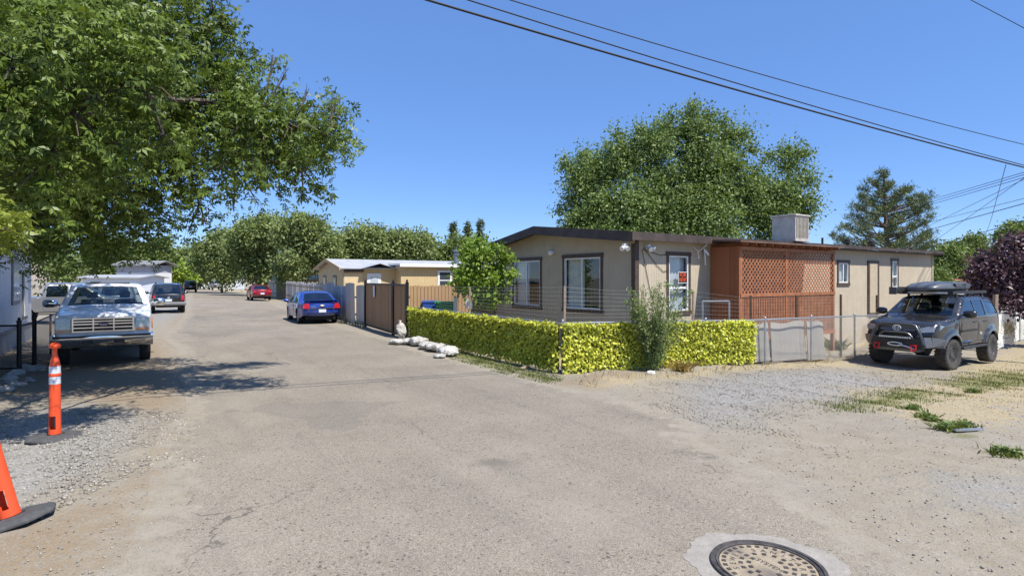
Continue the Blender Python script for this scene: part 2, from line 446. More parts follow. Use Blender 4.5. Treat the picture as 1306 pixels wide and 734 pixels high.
def graded(a, b, step, far, k=1.16):
    r = list(np.arange(a, b+1e-6, step)); s = step
    while r[-1] < far: s *= k; r.append(r[-1]+s)
    s = step
    while r[0] > -far: s *= k; r.insert(0, r[0]-s)
    return np.array(r)
gx = graded(-26, 26, .3, 4500); gy = graded(-4, 36, .3, 4500)
X, Y = np.meshgrid(gx, gy); Z = gzz(X, Y)
n0, n1_ = X.shape
i = np.arange((n0-1)*(n1_-1)); r_ = i//(n1_-1)*n1_+i % (n1_-1)
ground = mesh_np('ground', np.stack([X, Y, Z], -1), len(i), 4, M_soil, idx=np.stack([r_, r_+1, r_+n1_+1, r_+n1_], 1))
masks(ground.data, np.stack([X.ravel(), Y.ravel()], 1)); tag(ground, kind='structure')
ground.data.polygons.foreach_set('use_smooth', [True]*len(i))

def sheet(name, poly, step, mat, lift, far=None):
    n = len(poly); dense = []
    for k in range(n):
        a = np.array(poly[k]); b = np.array(poly[(k+1) % n]); m = max(1, int(np.linalg.norm(b-a)/step/1.5))
        dense += [tuple(a+(b-a)*q/m) for q in range(m)]
    v, tr = cdt([dense], grid_in(poly, step))
    tr = tr[in_poly(v[tr].mean(1), poly)]
    z = gz(v[:, 0], v[:, 1])+lift
    o = mesh_np(name, np.c_[v, z], len(tr), 3, mat, idx=tr)
    a_ = o.data.attributes.new('edge', 'FLOAT', 'POINT'); a_.data.foreach_set('value', np.clip(sd_poly(v, poly)/1.1, 0, 1).astype(np.float32))
    masks(o.data, v); tag(o, kind='structure'); o.data.polygons.foreach_set('use_smooth', [True]*len(tr)); return o
road = sheet('road', road_poly, .42, M_road, .005)

# concrete collar and manhole
MH = (1.856, 4.1)
th = np.linspace(0, 2*math.pi, 140, endpoint=False)
rad = .56+.025*np.sin(3*th+1)+.02*np.sin(7*th)+.012*np.sin(13*th+2)+.008*np.sin(29*th)+.005*np.sin(47*th+1)
t = NT('worn_concrete'); p = t.pos(); n = t.noise(9, 5, .7, p); s = t.n('SeparateColor', ins={0: t.vor(120, p)}).outputs[0]
c = t.mix(t.ramp(n, .3, .7), (.25, .225, .19), (.34, .31, .27)); c = t.mix(t.math('MULTIPLY', t.ramp(s, .75, 1.), .5), c, (.15, .135, .11))
M_conc = t.done(t.pbsdf(Base_Color=c, Roughness=.9, Normal=t.bump(s, .3, .01)))
mb = MB(); zc = float(gz(*MH))
mb.prism([(MH[0]+r*math.cos(a), MH[1]+r*math.sin(a)) for r, a in zip(rad, th)], lambda a, b, d: (a, b, zc+d), -.03, .008)
tag(mb.build('concrete_collar', M_conc), kind='structure')
M_iron = plain('cast_iron', (.075, .066, .06), .65, .3, .5, 14, .1)
t = NT('dusty_iron'); n = t.noise(14, 5, .7, t.obj()); s = t.noise(3, 3, .5, t.obj())
c = t.mix(t.ramp(n, .3, .65), (.22, .17, .115), (.36, .295, .205)); c = t.mix(t.ramp(s, .5, .7), c, (.12, .1, .085))
M_dusty = t.done(t.pbsdf(Base_Color=c, Roughness=.85))
mh = thing('manhole_cover', 'round iron manhole cover with raised squares and letters in the roadway', 'manhole cover', (MH[0], MH[1], zc+.009), R(-28))
mb = MB(); mb.lathe([(.335, 0), (.335, .012), (.352, .016), (.356, .008), (.362, .008), (.366, .017), (.392, .017), (.396, 0)], 72); mb.build('frame', M_iron, mh, smooth=30)
mb = MB(); mb.lathe([(.0005, .006), (.33, .006), (.333, 0), (.0005, -.002)], 64); cv = mb.build('cover', M_dusty, mh)
mb = MB()
def sq(r, a, s=.0145):
    x, y = r*math.cos(a), r*math.sin(a)
    def m(px_, py_, pz): return (x+px_*math.cos(a)-py_*math.sin(a), y+px_*math.sin(a)+py_*math.cos(a), pz)
    mb.box(-s, s, -s, s, .004, .0105, m)
for k in range(30): sq(.298, 2*math.pi*k/30)
for r, n_, skip in ((.18, 16, ()), (.125, 11, (2, 3, 8)), (.235, 22, (0, 1, 2, 3, 4, 5, 6, 7, 8, 9, 10, 11, 12, 13, 14, 15, 16, 17, 18, 19))):
    for k in range(n_):
        if k not in skip: sq(r, 2*math.pi*(k+.5)/n_)
mb.build('tread_square', M_iron, cv)
def arc_text(s, r, a0, da, size):
    mb_v = []
    for k, chh in enumerate(s):
        if chh == ' ': continue
        a = a0-k*da
        me = text(chh, size, M_iron, False, Matrix.Translation((r*math.cos(a), r*math.sin(a), .0062)) @ Matrix.Rotation(a-math.pi/2, 4, 'Z') @ Matrix.Diagonal((1.1, 1, 1, 1)), ext=.0015)
        mb_v.append(me)
    bm = bmesh.new()
    for me in mb_v: bm.from_mesh(me)
    me = bpy.data.meshes.new('lettering'); bm.to_mesh(me); bm.free(); me.materials.append(M_iron)
    link('lettering', me, cv)
arc_text('SANITARY', .236, R(118), R(17), .06); arc_text('SEWER', .236, R(215), R(17), .06)
me = text('SYSTEM', .062, M_iron, cv, Matrix.Rotation(R(-32), 4, 'Z') @ Matrix.Translation((0, .02, .0062)))

# stones scattered over dirt and gravel
def stones(name, n, area, smin, smax, mat, seed, cond, label):
    g = np.random.default_rng(seed); x0, x1, y0, y1 = area
    q = np.stack([g.uniform(x0, x1, n), y0+(y1-y0)*g.random(n)**1.6], 1); q = q[cond(q)]; n = len(q)
    s = smin+(smax-smin)*g.random(n)**3
    o = np.array([[1, 0, 0], [0, 1, 0], [-1, 0, 0], [0, -1, 0], [0, 0, 1], [0, 0, -1]], float)
    jit = 1+.5*(g.random((n, 6, 1))-.5); vv = o[None]*jit*s[:, None, None]*np.array([1, 1, .6])
    vv += g.normal(size=vv.shape)*s[:, None, None]*.18
    a = g.uniform(0, 6.28, n); ca, sa = np.cos(a)[:, None], np.sin(a)[:, None]
    x = vv[:, :, 0]*ca-vv[:, :, 1]*sa; y = vv[:, :, 0]*sa+vv[:, :, 1]*ca
    zz = gzz(q[:, 0], q[:, 1])
    W = np.stack([x+q[:, :1], y+q[:, 1:], vv[:, :, 2]+(zz+s*.12+.004)[:, None]], -1)
    ft = np.array([[0, 1, 4], [1, 2, 4], [2, 3, 4], [3, 0, 4], [1, 0, 5], [2, 1, 5], [3, 2, 5], [0, 3, 5]])
    idx = (np.arange(n)[:, None, None]*6+ft[None]).reshape(-1, 3)
    return tag(mesh_np(name, W, len(idx), 3, mat, idx=idx), label, 'gravel', kind='stuff')
t = NT('stone_mix'); isl = t.n('NewGeometry').outputs['Random Per Island']
M_stone = t.done(t.pbsdf(Base_Color=t.mix(isl, (.20, .175, .14), (.40, .365, .31)), Roughness=.9))
stones('loose_gravel', 44000, (-9, 14, 2.8, 15), .003, .015, M_stone, 3, lambda q: (sd_poly(q, road_poly) < .25), 'loose grey and tan stones over the dirt shoulders')
stones('road_grit', 7000, (-4, 6, 3, 14), .003, .010, M_stone, 5, lambda q: (sd_poly(q, road_poly) > .2) & (np.hypot(q[:, 0]-MH[0], q[:, 1]-MH[1]) > .6), 'small dark grit lying on the worn asphalt')
stones('pad_gravel', 30000, (1, 12, 6, 18), .008, .022, M_stone, 6, lambda q: (np.maximum.reduce([sd_poly(q, pl) for pl in gravel_polys[:1]]) > -.3+.5*np.sin(q[:,0]*3)*np.sin(q[:,1]*2.6)), 'crushed grey gravel pad beside the fence')
stones('shoulder_gravel', 16000, (-9, -3, 4.5, 9), .007, .026, M_stone, 8, lambda q: (sd_poly(q, gravel_polys[1]) > -.3+.5*np.sin(q[:,0]*3)*np.sin(q[:,1]*2.6)), 'coarse grey gravel around the orange posts')

# distant hills
M_hill = plain('dry_hill', (.30, .235, .19), .95, var=.25, scale=.01)
mb = MB(); xs = np.linspace(-2600, 2600, 80); prof = 62+40*np.sin(xs*.0021+1.2)+22*np.sin(xs*.0063)+8*np.sin(xs*.019)
prof = np.maximum(prof, 20)
vs = []
for x, hgt in zip(xs, prof):
    for d, k in ((-500, -.02), (-250, .45), (0, 1.), (400, .8), (900, -.02)):
        vs.append((x, 2300+d+60*math.sin(x*.004), hgt*k))
fs = [(a*5+b, a*5+b+1, a*5+b+6, a*5+b+5) for a in range(79) for b in range(4)]
mb.add(vs, fs); tag(mb.build('hills', M_hill, smooth=80), kind='structure')
# ================================================================ BUILDINGS
def siding(name, col, pitch, groove=.07, var=.08, horiz=False, depth=.5, dark=.45):
    t = NT(name); p = t.obj(); xyz = t.n('SeparateXYZ', ins={0: p})
    q = xyz.outputs[2] if horiz else t.math('ADD', xyz.outputs[0], xyz.outputs[1])
    f = t.math('FRACT', t.math('DIVIDE', q, pitch)); g = t.math('LESS_THAN', f, groove)
    nz = t.noise(2.2, 5, .65, p); st = t.noise(3, 4, .6, t.n('Mapping', ins={'Vector': p, 'Scale': (3, 3, .25)}).outputs[0])
    c = t.mix(t.ramp(nz, .3, .7), tuple(x*(1-var) for x in col), tuple(x*(1+var) for x in col))
    c = t.mix(t.math('MULTIPLY', t.ramp(st, .5, .8), .25), c, tuple(x*.62 for x in col))
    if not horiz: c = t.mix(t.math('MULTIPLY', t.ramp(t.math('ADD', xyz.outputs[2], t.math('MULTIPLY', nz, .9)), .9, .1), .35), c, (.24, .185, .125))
    c = t.mix(t.math('MULTIPLY', g, dark), c, tuple(x*.35 for x in col))
    return t.done(t.pbsdf(Base_Color=c, Roughness=.75, Normal=t.bump(t.math('SUBTRACT', 1., g), depth, .015)))
def planks(name, cols, pitch, horiz=False, gap=.04, rough=.85, axis=None):
    """boards of differing tone; pattern runs along local x+y"""
    t = NT(name); p = t.obj(); xyz = t.n('SeparateXYZ', ins={0: p})
    q = xyz.outputs[2] if horiz else t.math('ADD', xyz.outputs[0], xyz.outputs[1])
    d = t.math('DIVIDE', q, pitch); k = t.math('FLOOR', d); f = t.math('FRACT', d)
    wn = t.n('TexWhiteNoise', noise_dimensions='1D', ins={'W': k}).outputs[0]
    c = t.mix(wn, cols[0], cols[1])
    gr = t.noise(4, 6, .7, t.n('Mapping', ins={'Vector': p, 'Scale': (9, 9, .5) if not horiz else (.5, .5, 9)}).outputs[0])
    c = t.mix(t.math('MULTIPLY', t.ramp(gr, .4, .75), .5), c, cols[2])
    g = t.math('LESS_THAN', f, gap); c = t.mix(t.math('MULTIPLY', g, .8), c, (.03, .02, .015))
    return t.done(t.pbsdf(Base_Color=c, Roughness=rough, Normal=t.bump(t.math('ADD', t.math('MULTIPLY', gr, .4), t.math('SUBTRACT', 1., g)), .4, .01)))
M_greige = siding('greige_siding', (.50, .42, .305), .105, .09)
M_trim = plain('brown_trim', (.075, .048, .034), .6, var=.25)
M_fascia = plain('dark_fascia', (.06, .042, .034), .65, var=.4, scale=3)
M_white = plain('white_vinyl', (.78, .78, .76), .4, var=.05)
M_red = plain('red_stain', (.34, .13, .055), .65, var=.25, scale=5, bump=.1)
M_redpanel = planks('red_panel_wood', ((.32, .115, .045), (.38, .135, .055), (.24, .085, .04)), 1.22, gap=.01)
M_pane = glass('window_glass', (.86, .9, .9), .08)
M_dark = plain('dark_inside', (.03, .028, .027), .9)
M_blind = siding('window_blind', (.8, .8, .78), .05, .25, horiz=True, depth=.3, dark=.5)
M_curtain = siding('pale_curtain', (.55, .58, .6), .13, .3, depth=.6, dark=.15)
M_black = plain('black_metal', (.012, .012, .013), .45, .3)
M_galv = plain('galvanised_steel', (.42, .43, .44), .42, .75, var=.15)
M_grey = plain('grey_metal', (.3, .31, .32), .5, .4)
t = NT('shingle'); p = t.obj(); b = t.n('TexBrick', ins={'Vector': p, 'Color1': (.17, .15, .135, 1), 'Color2': (.1, .09, .083, 1), 'Mortar': (.05, .045, .04, 1), 'Scale': 3.2, 'Mortar Size': .02})
M_shingle = t.done(t.pbsdf(Base_Color=t.mix(.35, b.outputs[0], t.mix(t.noise(3, 4, .6, p), (.1, .09, .08), (.24, .22, .2))), Roughness=.9))

HOUSE = thing('mobile_home', 'long greige mobile home with dark brown trim and reddish lattice porch', 'house', (3.36, 15.4, 0), math.atan2(U[1], U[0]))
FR = lambda a, z, o: (a, -o, z)       # front wall, o = outwards
EN = lambda a, z, o: (-o, a, z)       # street end wall
L_, W_ = 19.3, 7.15; PK = 4.1
wins_front = [(1.25, 2.27, 1.08, 2.84), (10.72, 11.62, 1.85, 2.78), (15.12, 15.8, 1.64, 2.92)]
wins_end = [(1.28, 3.13, 1.09, 2.82), (4.26, 6.01, 1.09, 2.8)]
tr_ = .085
holes = lambda ws: [rect(a+tr_, b-tr_, c+tr_, d-tr_) for a, b, c, d in ws]
mb = MB()
panel(mb, lambda a, z: FR(a, z, 0), rect(0, L_, -.55, 3.24), holes(wins_front))
panel(mb, lambda a, z: EN(a, z, 0), [(0, -.55), (W_, -.55), (W_, 3.2), (PK, 3.68), (0, 3.26)], holes(wins_end))
panel(mb, lambda a, z: (a, W_, z), rect(0, L_, -.55, 3.2))
panel(mb, lambda a, z: (L_, a, z), [(0, -.55), (W_, -.55), (W_, 3.2), (PK, 3.68), (0, 3.24)])
wall = mb.build('wall', M_greige, HOUSE)
mb = MB()
mb.box(.05, L_-.05, .05, W_-.05, .3, .36); mb.box(3.9, 3.96, .1, W_-.1, .3, 3.1); mb.box(.1, L_-.1, 3.5, 3.56, .3, 3.1); mb.box(9.4, 9.46, .1, 3.5, .3, 3.1); mb.box(13, 13.06, .1, 3.5, .3, 3.1); mb.box(.05, L_-.05, .05, W_-.05, 3.1, 3.14)
mb.build('interior', plain('inside_paint', (.42, .38, .33), .9), HOUSE)
# roof
mb = MB()
oh = .34
def roofz(y): return 3.32+(3.76-3.32)*(y/PK) if y <= PK else 3.76-(3.76-3.3)*((y-PK)/(W_-PK))
prof = [(-oh*.9, 3.32-.03), (PK, 3.76), (W_+.12, 3.29)]
for a, b in ((0, 1), (1, 2)):
    (y0, z0), (y1, z1) = prof[a], prof[b]
    vs = [(x, y, z) for x in (-.42, L_+.25) for y, z in ((y0, z0), (y1, z1), (y1, z1+.05), (y0, z0+.05))]
    mb.add(vs, [(0, 1, 2, 3), (7, 6, 5, 4), (0, 4, 5, 1), (1, 5, 6, 2), (2, 6, 7, 3), (3, 7, 4, 0)])
roof = mb.build('roof', M_shingle, HOUSE)
mb = MB()
# rake boards at the street end, eave board along the front
for (y0, z0), (y1, z1), hgt in ((prof[0], (PK, 3.76), .22), ((PK, 3.76), prof[2], .2)):
    mb.add([(x, y, z+d) for x in (-.47, -.43) for y, z in ((y0, z0), (y1, z1)) for d in (-hgt, .06)], [(0, 1, 3, 2), (4, 6, 7, 5), (0, 2, 6, 4), (1, 5, 7, 3), (0, 4, 5, 1), (2, 3, 7, 6)])
mb.box(-.47, 3.3, -.36, -.32, 3.12, 3.34); mb.box(3.3, L_+.27, -.35, -.315, 3.22, 3.34)
mb.box(L_+.25, L_+.29, -.34, .1, 3.12, 3.34)
mb.build('fascia', M_fascia, HOUSE)
mb = MB(); mb.box(-.42, L_+.2, -.315, -.003, 3.18, 3.2)
for a, b in ((0, PK), (PK, W_)): 
    za, zb = roofz(a)-.08, roofz(b)-.08
    mb.add([(x, y, z) for x in (-.42, -.004) for y, z in ((a, za), (b, zb))], [(0, 1, 3, 2)])
mb.build('soffit', M_fascia, HOUSE, recalc=False)
mb = MB(); mb.box(-.05, -.006, -.05, .1, -.3, 3.05); mb.box(-.006, .1, -.05, -.006, -.3, 3.16); mb.build('corner_board', M_trim, HOUSE)
mb = MB(); mb.box(L_-.1, L_+.03, -.03, -.004, -.5, 3.16); mb.build('corner_board', M_greige, HOUSE)

def window(parent, m, a0, a1, z0, z1, split='v', back='blind', trim=M_trim, tw=.085, wid=.045, pane=M_pane, sill=False):
    mb = MB(); B = lambda p, q, r, s, o0, o1: mb.box(p, q, r, s, o0, o1, m)
    i0, i1, j0, j1 = a0+tw, a1-tw, z0+tw, z1-tw
    B(i0, i0+wid, j0, j1, -.05, .012); B(i1-wid, i1, j0, j1, -.05, .012); B(i0+wid, i1-wid, j0, j0+wid, -.05, .013); B(i0+wid, i1-wid, j1-wid, j1, -.05, .013)
    if split == 'v': c = (i0+i1)/2; B(c-.025, c+.025, j0+wid, j1-wid, -.045, .008)
    if split == 'h': c = j0+(j1-j0)*.42; B(i0+wid, i1-wid, c-.03, c+.03, -.045, .008)
    fr = mb.build('window', M_white, parent)
    mb = MB()
    mb.box(a0, a0+tw, z0, z1, .003, .03, m); mb.box(a1-tw, a1, z0, z1, .003, .03, m); mb.box(a0-.03, a1+.03, z1-tw, z1+.03, .002, .034, m); mb.box(a0-.03, a1+.03, z0-.03, z0+tw, .002, .036, m)
    mb.build('trim', trim, fr)
    mb = MB()
    g = [(i0+wid, i1-wid, j0+wid, j1-wid)]
    if split == 'v': c = (i0+i1)/2; g = [(i0+wid, c-.025, j0+wid, j1-wid), (c+.025, i1-wid, j0+wid, j1-wid)]
    if split == 'h': g = [(i0+wid, i1-wid, j0+wid, c-.03), (i0+wid, i1-wid, c+.03, j1-wid)]
    for p in g:
        mb2 = MB(); mb2.add([m(p[0], p[2], -.02), m(p[1], p[2], -.02), m(p[1], p[3], -.02), m(p[0], p[3], -.02)], [(0, 1, 2, 3)]); mb2.build('pane', pane, fr, recalc=False)
    if back == 'blind' or back == 'half':
        p = g[-1] if back == 'half' else (i0, i1, j0, j1)
        mb = MB(); mb.box(p[0], p[1], j0+.02, j1, -.13, -.12, m); mb.build('blind', M_blind, fr)
    if back == 'curtain':
        mb = MB(); n = 18
        vs = []
        for k in range(n+1):
            a = i0+(i1-i0)*k/n
            vs += [m(a, j0, -.14+.02*math.sin(k*2.1)), m(a, j1, -.14+.02*math.sin(k*2.1))]
        mb.add(vs, [(2*k, 2*k+2, 2*k+3, 2*k+1) for k in range(n)]); mb.build('curtain', M_curtain, fr, recalc=False)
    return fr
window(HOUSE, EN, *wins_end[0], back='half'); window(HOUSE, EN, *wins_end[1], back='half')
window(HOUSE, FR, *wins_front[0], split='h', back='curtain')
window(HOUSE, FR, *wins_front[1], back='curtain'); window(HOUSE, FR, *wins_front[2], split='h', back='blind')
M_tan = plain('tan_door_paint', (.47, .385, .26), .6, var=.08, scale=5)
mb = MB(); mb.box(13.2, 13.86, .72, 2.72, .004, .04, FR); dr = mb.build('door', M_tan, HOUSE)
mb = MB(); mb.box(13.07, 13.2, .62, 2.82, .003, .05, FR); mb.box(13.86, 13.99, .62, 2.82, .003, .05, FR); mb.box(13.2, 13.86, 2.72, 2.82, .003, .05, FR); mb.box(13.2, 13.86, .6, .72, .003, .06, FR); mb.build('trim', M_trim, dr)
# lamps
def flood(loc, dirs):
    mb = MB(); mb.box(-.05, .05, -.05, .05, -.05, .05); 
    for d in dirs:
        d = Vector(d).normalized(); mb.tube([d*.03, d*.1, d*.13, d*.2], [.02, .025, .05, .065], 12)
    o = mb.build('flood_light', M_white, HOUSE, smooth=40); o.location = loc
flood((-.5, -.1, 2.98), [(-.8, -.3, -.5), (-.2, -.8, -.5)]); flood((.42, -.08, 2.98), [(.6, -.8, -.3), (-.3, -.8, -.5)])
mb = MB(); mb.tube([(-.002, 3.62, 2.96), (-.05, 3.62, 2.96)], .05, 12); mb.lathe([(.01, .09), (.07, .06), (.09, 0), (.07, -.06), (.01, -.09)], 14, lambda x, y, z: (-.12+x, 3.62+y, 2.93+z)); mb.build('wall_light', M_white, HOUSE, smooth=50)
mb = MB()
for pts in ([(.3, -.02, 2.95), (.8, -.02, 2.5), (1.1, -.02, 2.3), (1.3, -.03, 2.34)], [(.3, -.02, 2.9), (1.0, -.02, 2.75), (1.8, -.02, 2.86)], [(.25, -.02, 2.9), (.5, -.02, 2.0), (.62, -.02, 1.6)]): mb.tube(pts, .008, 5)
mb.build('cable', M_black, HOUSE)
mb = MB()
mb.tube([(2.35, -.02, 3.05), (2.55, -.1, 2.9), (2.7, -.3, 3.12)], .012, 6); mb.tube([(2.5, -.1, 2.95), (2.52, -.12, 2.7)], .012, 6); mb.tube([(2.78, -.12, 3.0), (2.8, -.14, 2.5)], .02, 6); mb.tube([(2.8, -.12, 2.95), (2.92, -.16, 2.8)], .035, 6)
mb.build('pipe', M_white, HOUSE)
# roof vents
for s, y in ((13.6, 1.0), (16.4, 1.3)):
    mb = MB(); zb = roofz(y)+.0
    mb.lathe([(.06, -.05), (.06, .16), (.14, .17), (.15, .22), (.1, .24), (.1, .28), (.14, .29), (.14, .33), (.01, .36)], 14); o = mb.build('roof_vent', plain('rusty_vent', (.06, .05, .045), .7), HOUSE, smooth=40); o.location = (s, y, zb)
mb = MB(); mb.tube([(11.2, .8, roofz(.8)-.02), (11.2, .8, roofz(.8)+.3)], .04, 10); mb.build('roof_vent', M_black, HOUSE)

# porch (projects 1.05 m)
PX0, PX1, PD = 3.18, 8.45, 1.05
mb = MB()
for x in (PX0+.05, 5.55, PX1-.05): mb.box(x-.05, x+.05, -PD, -PD+.1, -.35, 3.0)
mb.box(PX0, PX1, -PD-.02, -PD+.06, 1.56, 1.66); mb.box(PX0, PX1, -PD-.02, -PD+.06, 2.93, 3.03); mb.box(PX0, PX1, -PD-.02, -PD+.06, .25, .36)
mb.box(PX0, PX1, -PD+.1, -.01, .28, .36)
for k in range(13): x = PX0+.1+k*(PX1-PX0-.2)/12; mb.box(x-.02, x+.02, -PD-.18, -.01, 3.05, 3.14)
porch = mb.build('porch', M_red, HOUSE)
mb = MB(); mb.add([(x, y, z+d) for x in (PX0-.35, PX1+.12) for y, z in ((-PD-.25, 3.13), (-.34, 3.2)) for d in (0, .05)], [(0, 1, 3, 2), (4, 6, 7, 5), (0, 2, 6, 4), (1, 5, 7, 3), (0, 4, 5, 1), (2, 3, 7, 6)]); mb.build('roof', plain('porch_roofing', (.13, .075, .05), .8, var=.4, scale=2), porch)
mb = MB(); mb.box(PX0-.02, PX0+.0, -PD+.003, -.04, -.3, 3.04); mb.box(PX0-.06, PX0-.021, -PD, -PD+.12, -.3, 3.04); mb.build('side_panel', M_redpanel, porch)
def clip_seg(p, q, x0, x1, y0, y1):
    dx, dy = q[0]-p[0], q[1]-p[1]; t0, t1 = 0., 1.
    for pp, qq in ((-dx, p[0]-x0), (dx, x1-p[0]), (-dy, p[1]-y0), (dy, y1-p[1])):
        if abs(pp) < 1e-9:
            if qq < 0: return None
        else:
            r = qq/pp
            if pp < 0: t0 = max(t0, r)
            else: t1 = min(t1, r)
    return None if t0 >= t1-1e-6 else ((p[0]+dx*t0, p[1]+dy*t0), (p[0]+dx*t1, p[1]+dy*t1))
def lattice(x0, x1, z0, z1, pitch=.125, wd=.036):
    mb = MB(); h = z1-z0
    for sgn in (1, -1):
        k = x0-h if sgn > 0 else x0
        while k < (x1 if sgn > 0 else x1+h):
            c = clip_seg((k, z0), (k+sgn*h, z1), x0, x1, z0, z1)
            if c and (Vector(c[0])-Vector(c[1])).length > .05:
                o = -PD+.0+(.012 if sgn > 0 else .024)
                mb.beam((c[0][0], o, c[0][1]), (c[1][0], o, c[1][1]), wd, .008, (0, 1, 0))
            k += pitch*1.35
    return mb.build('lattice', M_red, porch)
lattice(PX0+.1, 5.5, 1.66, 2.93); lattice(5.6, PX1-.1, 1.66, 2.93)
for x0, x1 in ((PX0+.1, 5.5), (5.6, PX1-.1)):
    mb = MB(); k = x0+.02
    while k < x1-.04: mb.box(k, k+.055, -PD+.005, -PD+.02, .36, 1.56); k += .088
    mb.build('slat_screen', M_red, porch)
M_orange = plain('sign_orange', (.85, .1, .02), .6, var=.03)
ws = thing('window_sign', 'small black and orange for rent sign in the narrow upright window', 'sign', (3.36, 15.4, 0), math.atan2(U[1], U[0]))
mb = MB(); mb.box(1.78, 2.16, 1.98, 2.28, -.017, -.012, FR); mb.build('board', plain('sign_black', (.02, .015, .012), .6), ws)
mb = MB()
for a0, a1, z0, z1 in ((1.765, 1.78, 1.965, 2.295), (2.16, 2.175, 1.965, 2.295), (1.78, 2.16, 1.965, 1.98), (1.78, 2.16, 2.28, 2.295)): mb.box(a0, a1, z0, z1, -.017, -.009, FR)
mb.build('edge', M_white, ws)
for tx, z in (('FOR', 2.205), ('RENT', 2.06)):
    me = text(tx, .165 if tx == 'FOR' else .145, M_orange, False, Matrix.Translation((1.97, .010, z)) @ Matrix.Rotation(R(90), 4, 'X') @ Matrix.Diagonal((.95, 1, 1, 1)), ext=.002); link('lettering', me, ws)

# rooftop cooler
zc = 3.38
ck = thing('evaporative_cooler', 'weathered beige evaporative cooler box standing on the flat brown roof', 'cooler', (0, 0, 0), math.atan2(U[1], U[0]))
loc = at(1008, 309, 19.6); ck.location = (loc.x, loc.y, 3.36)
M_cool = plain('beige_sheet_metal', (.5, .46, .40), .55, .1, var=.2, scale=4)
mb = MB(); mb.box(-.42, .42, -.42, .42, .05, .86); mb.box(-.46, .46, -.46, .46, .86, .92); mb.box(-.44, .44, -.44, .44, 0, .05); mb.build('cabinet', M_cool, ck, bevel=.012)
for axis in range(2):
    mb = MB()
    for k in range(9):
        x = -.34+.68*k/8
        if axis == 0: mb.box(x-.02, x+.02, -.445, -.421, .14, .8)
        else: mb.box(.421, .445, x-.02, x+.02, .14, .8)
    mb.build('louvre', plain('louvre_metal', (.4, .36, .3), .6, var=.2), ck)

# ---------------------------------------------------------------- yellow house beyond the gate
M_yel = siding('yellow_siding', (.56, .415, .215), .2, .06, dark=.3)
M_lroof = plain('pale_metal_roof', (.42, .42, .42), .5, .1, var=.15, scale=2)
Y = thing('yellow_house', 'yellow tan mobile home with pale roof and grey flue behind the gate', 'house', (-10.15, 34, 0), math.atan2(U[1], U[0]))
D2 = 5.5
mb = MB(); A0 = 3.3
panel(mb, lambda a, z: FR(a, z, 0), rect(0, 13, -.2, 2.7)); panel(mb, lambda a, z: EN(a, z, 0), [(0, -.2), (D2, -.2), (D2, 2.68), (D2/2, 3.25), (0, 2.68)])
panel(mb, lambda a, z: (13, a, z), [(0, -.2), (D2, -.2), (D2, 2.68), (D2/2, 3.25), (0, 2.68)]); panel(mb, lambda a, z: (a, D2, z), rect(0, 13, -.2, 2.7))
panel(mb, lambda a, z: FR(a, z, .9), rect(A0, 7.1, -.2, 2.95)); panel(mb, lambda a, z: (A0, -a, z), rect(0, .9, -.2, 2.9)); panel(mb, lambda a, z: (7.1, -a, z), rect(0, .9, -.2, 2.9))
mb.build('wall', M_yel, Y)
mb = MB()
def slab(mb, x0, x1, p, q, th=.06):
    mb.add([(x, y, z+d) for x in (x0, x1) for y, z in (p, q) for d in (0, th)], [(0, 1, 3, 2), (4, 6, 7, 5), (0, 2, 6, 4), (1, 5, 7, 3), (0, 4, 5, 1), (2, 3, 7, 6)])
slab(mb, -.3, 13.3, (-.3, 2.68), (D2/2, 3.3)); slab(mb, -.3, 13.3, (D2/2, 3.3), (D2+.3, 2.68))
slab(mb, A0-.15, 9.8, (-1.2, 2.95), (.9, 3.06), .05)
# small gabled bump over the entry door
mb.add([(1.0, -.55, 2.72), (2.1, -.55, 3.02), (3.2, -.55, 2.72), (1.0, 1, 2.76), (2.1, 2, 3.06), (3.2, 1, 2.76)], [(0, 1, 4, 3), (1, 2, 5, 4)])
yr = mb.build('roof', M_lroof, Y, recalc=False)
mb = MB(); mb.tube([(8.3, 1.2, 2.95), (8.3, 1.2, 3.75)], .2, 14); mb.lathe([(.24, 3.75), (.24, 3.82), (.16, 3.84), (.16, 3.95), (.27, 3.97), (.27, 4.1), (.05, 4.12)], 14, lambda x, y, z: (8.3+x, 1.2+y, z)); mb.tube([(8.3, 1.2, 4.1), (8.3, 1.2, 4.35)], .03, 6); mb.build('flue', plain('flue_grey', (.2, .22, .24), .5, .5), Y, smooth=40)
M_bt = plain('tan_fascia', (.5, .33, .15), .7)
mb = MB(); slab(mb, -.34, -.3, (-.3, 2.58), (D2/2, 3.2), .18); slab(mb, -.34, -.3, (D2/2, 3.2), (D2+.3, 2.58), .18); mb.build('rake_board', M_bt, Y)
mb = MB(); mb.box(A0-.2, 7.5, -1.25, -1.2, 2.83, 3.03); mb.box(7.5, 9.9, -1.25, -1.2, 2.9, 3.02); mb.build('fascia', M_white, Y)
M_dpane = glass('dim_glass', (.25, .28, .3), .12)
for mp, a0, a1, z0, z1, tr in ((EN, 1.4, 2.1, 1.2, 2.3, M_dark), (EN, 3.7, 4.4, 1.2, 2.3, M_dark)):
    mb = MB(); mb.box(a0, a1, z0, z1, .004, .03, mp); f = mb.build('window', plain('dark_frame', (.06, .05, .045), .6), Y); mb = MB(); mb.box(a0+.08, a1-.08, z0+.08, z1-.08, .03, .034, mp); mb.build('pane', plain('dark_pane', (.05, .06, .07), .08), f)
def FR9(a, z, o): return FR(a, z, o+.9)
mb = MB(); mb.box(5.8, 6.85, 1.35, 2.62, .004, .05, FR9); f = mb.build('window', M_white, Y)
mb = MB(); mb.box(5.95, 6.7, 1.48, 1.95, .051, .056, FR9); mb.box(5.95, 6.7, 2.02, 2.5, .051, .056, FR9); mb.build('pane', plain('dark_pane', (.05, .06, .07), .08), f)
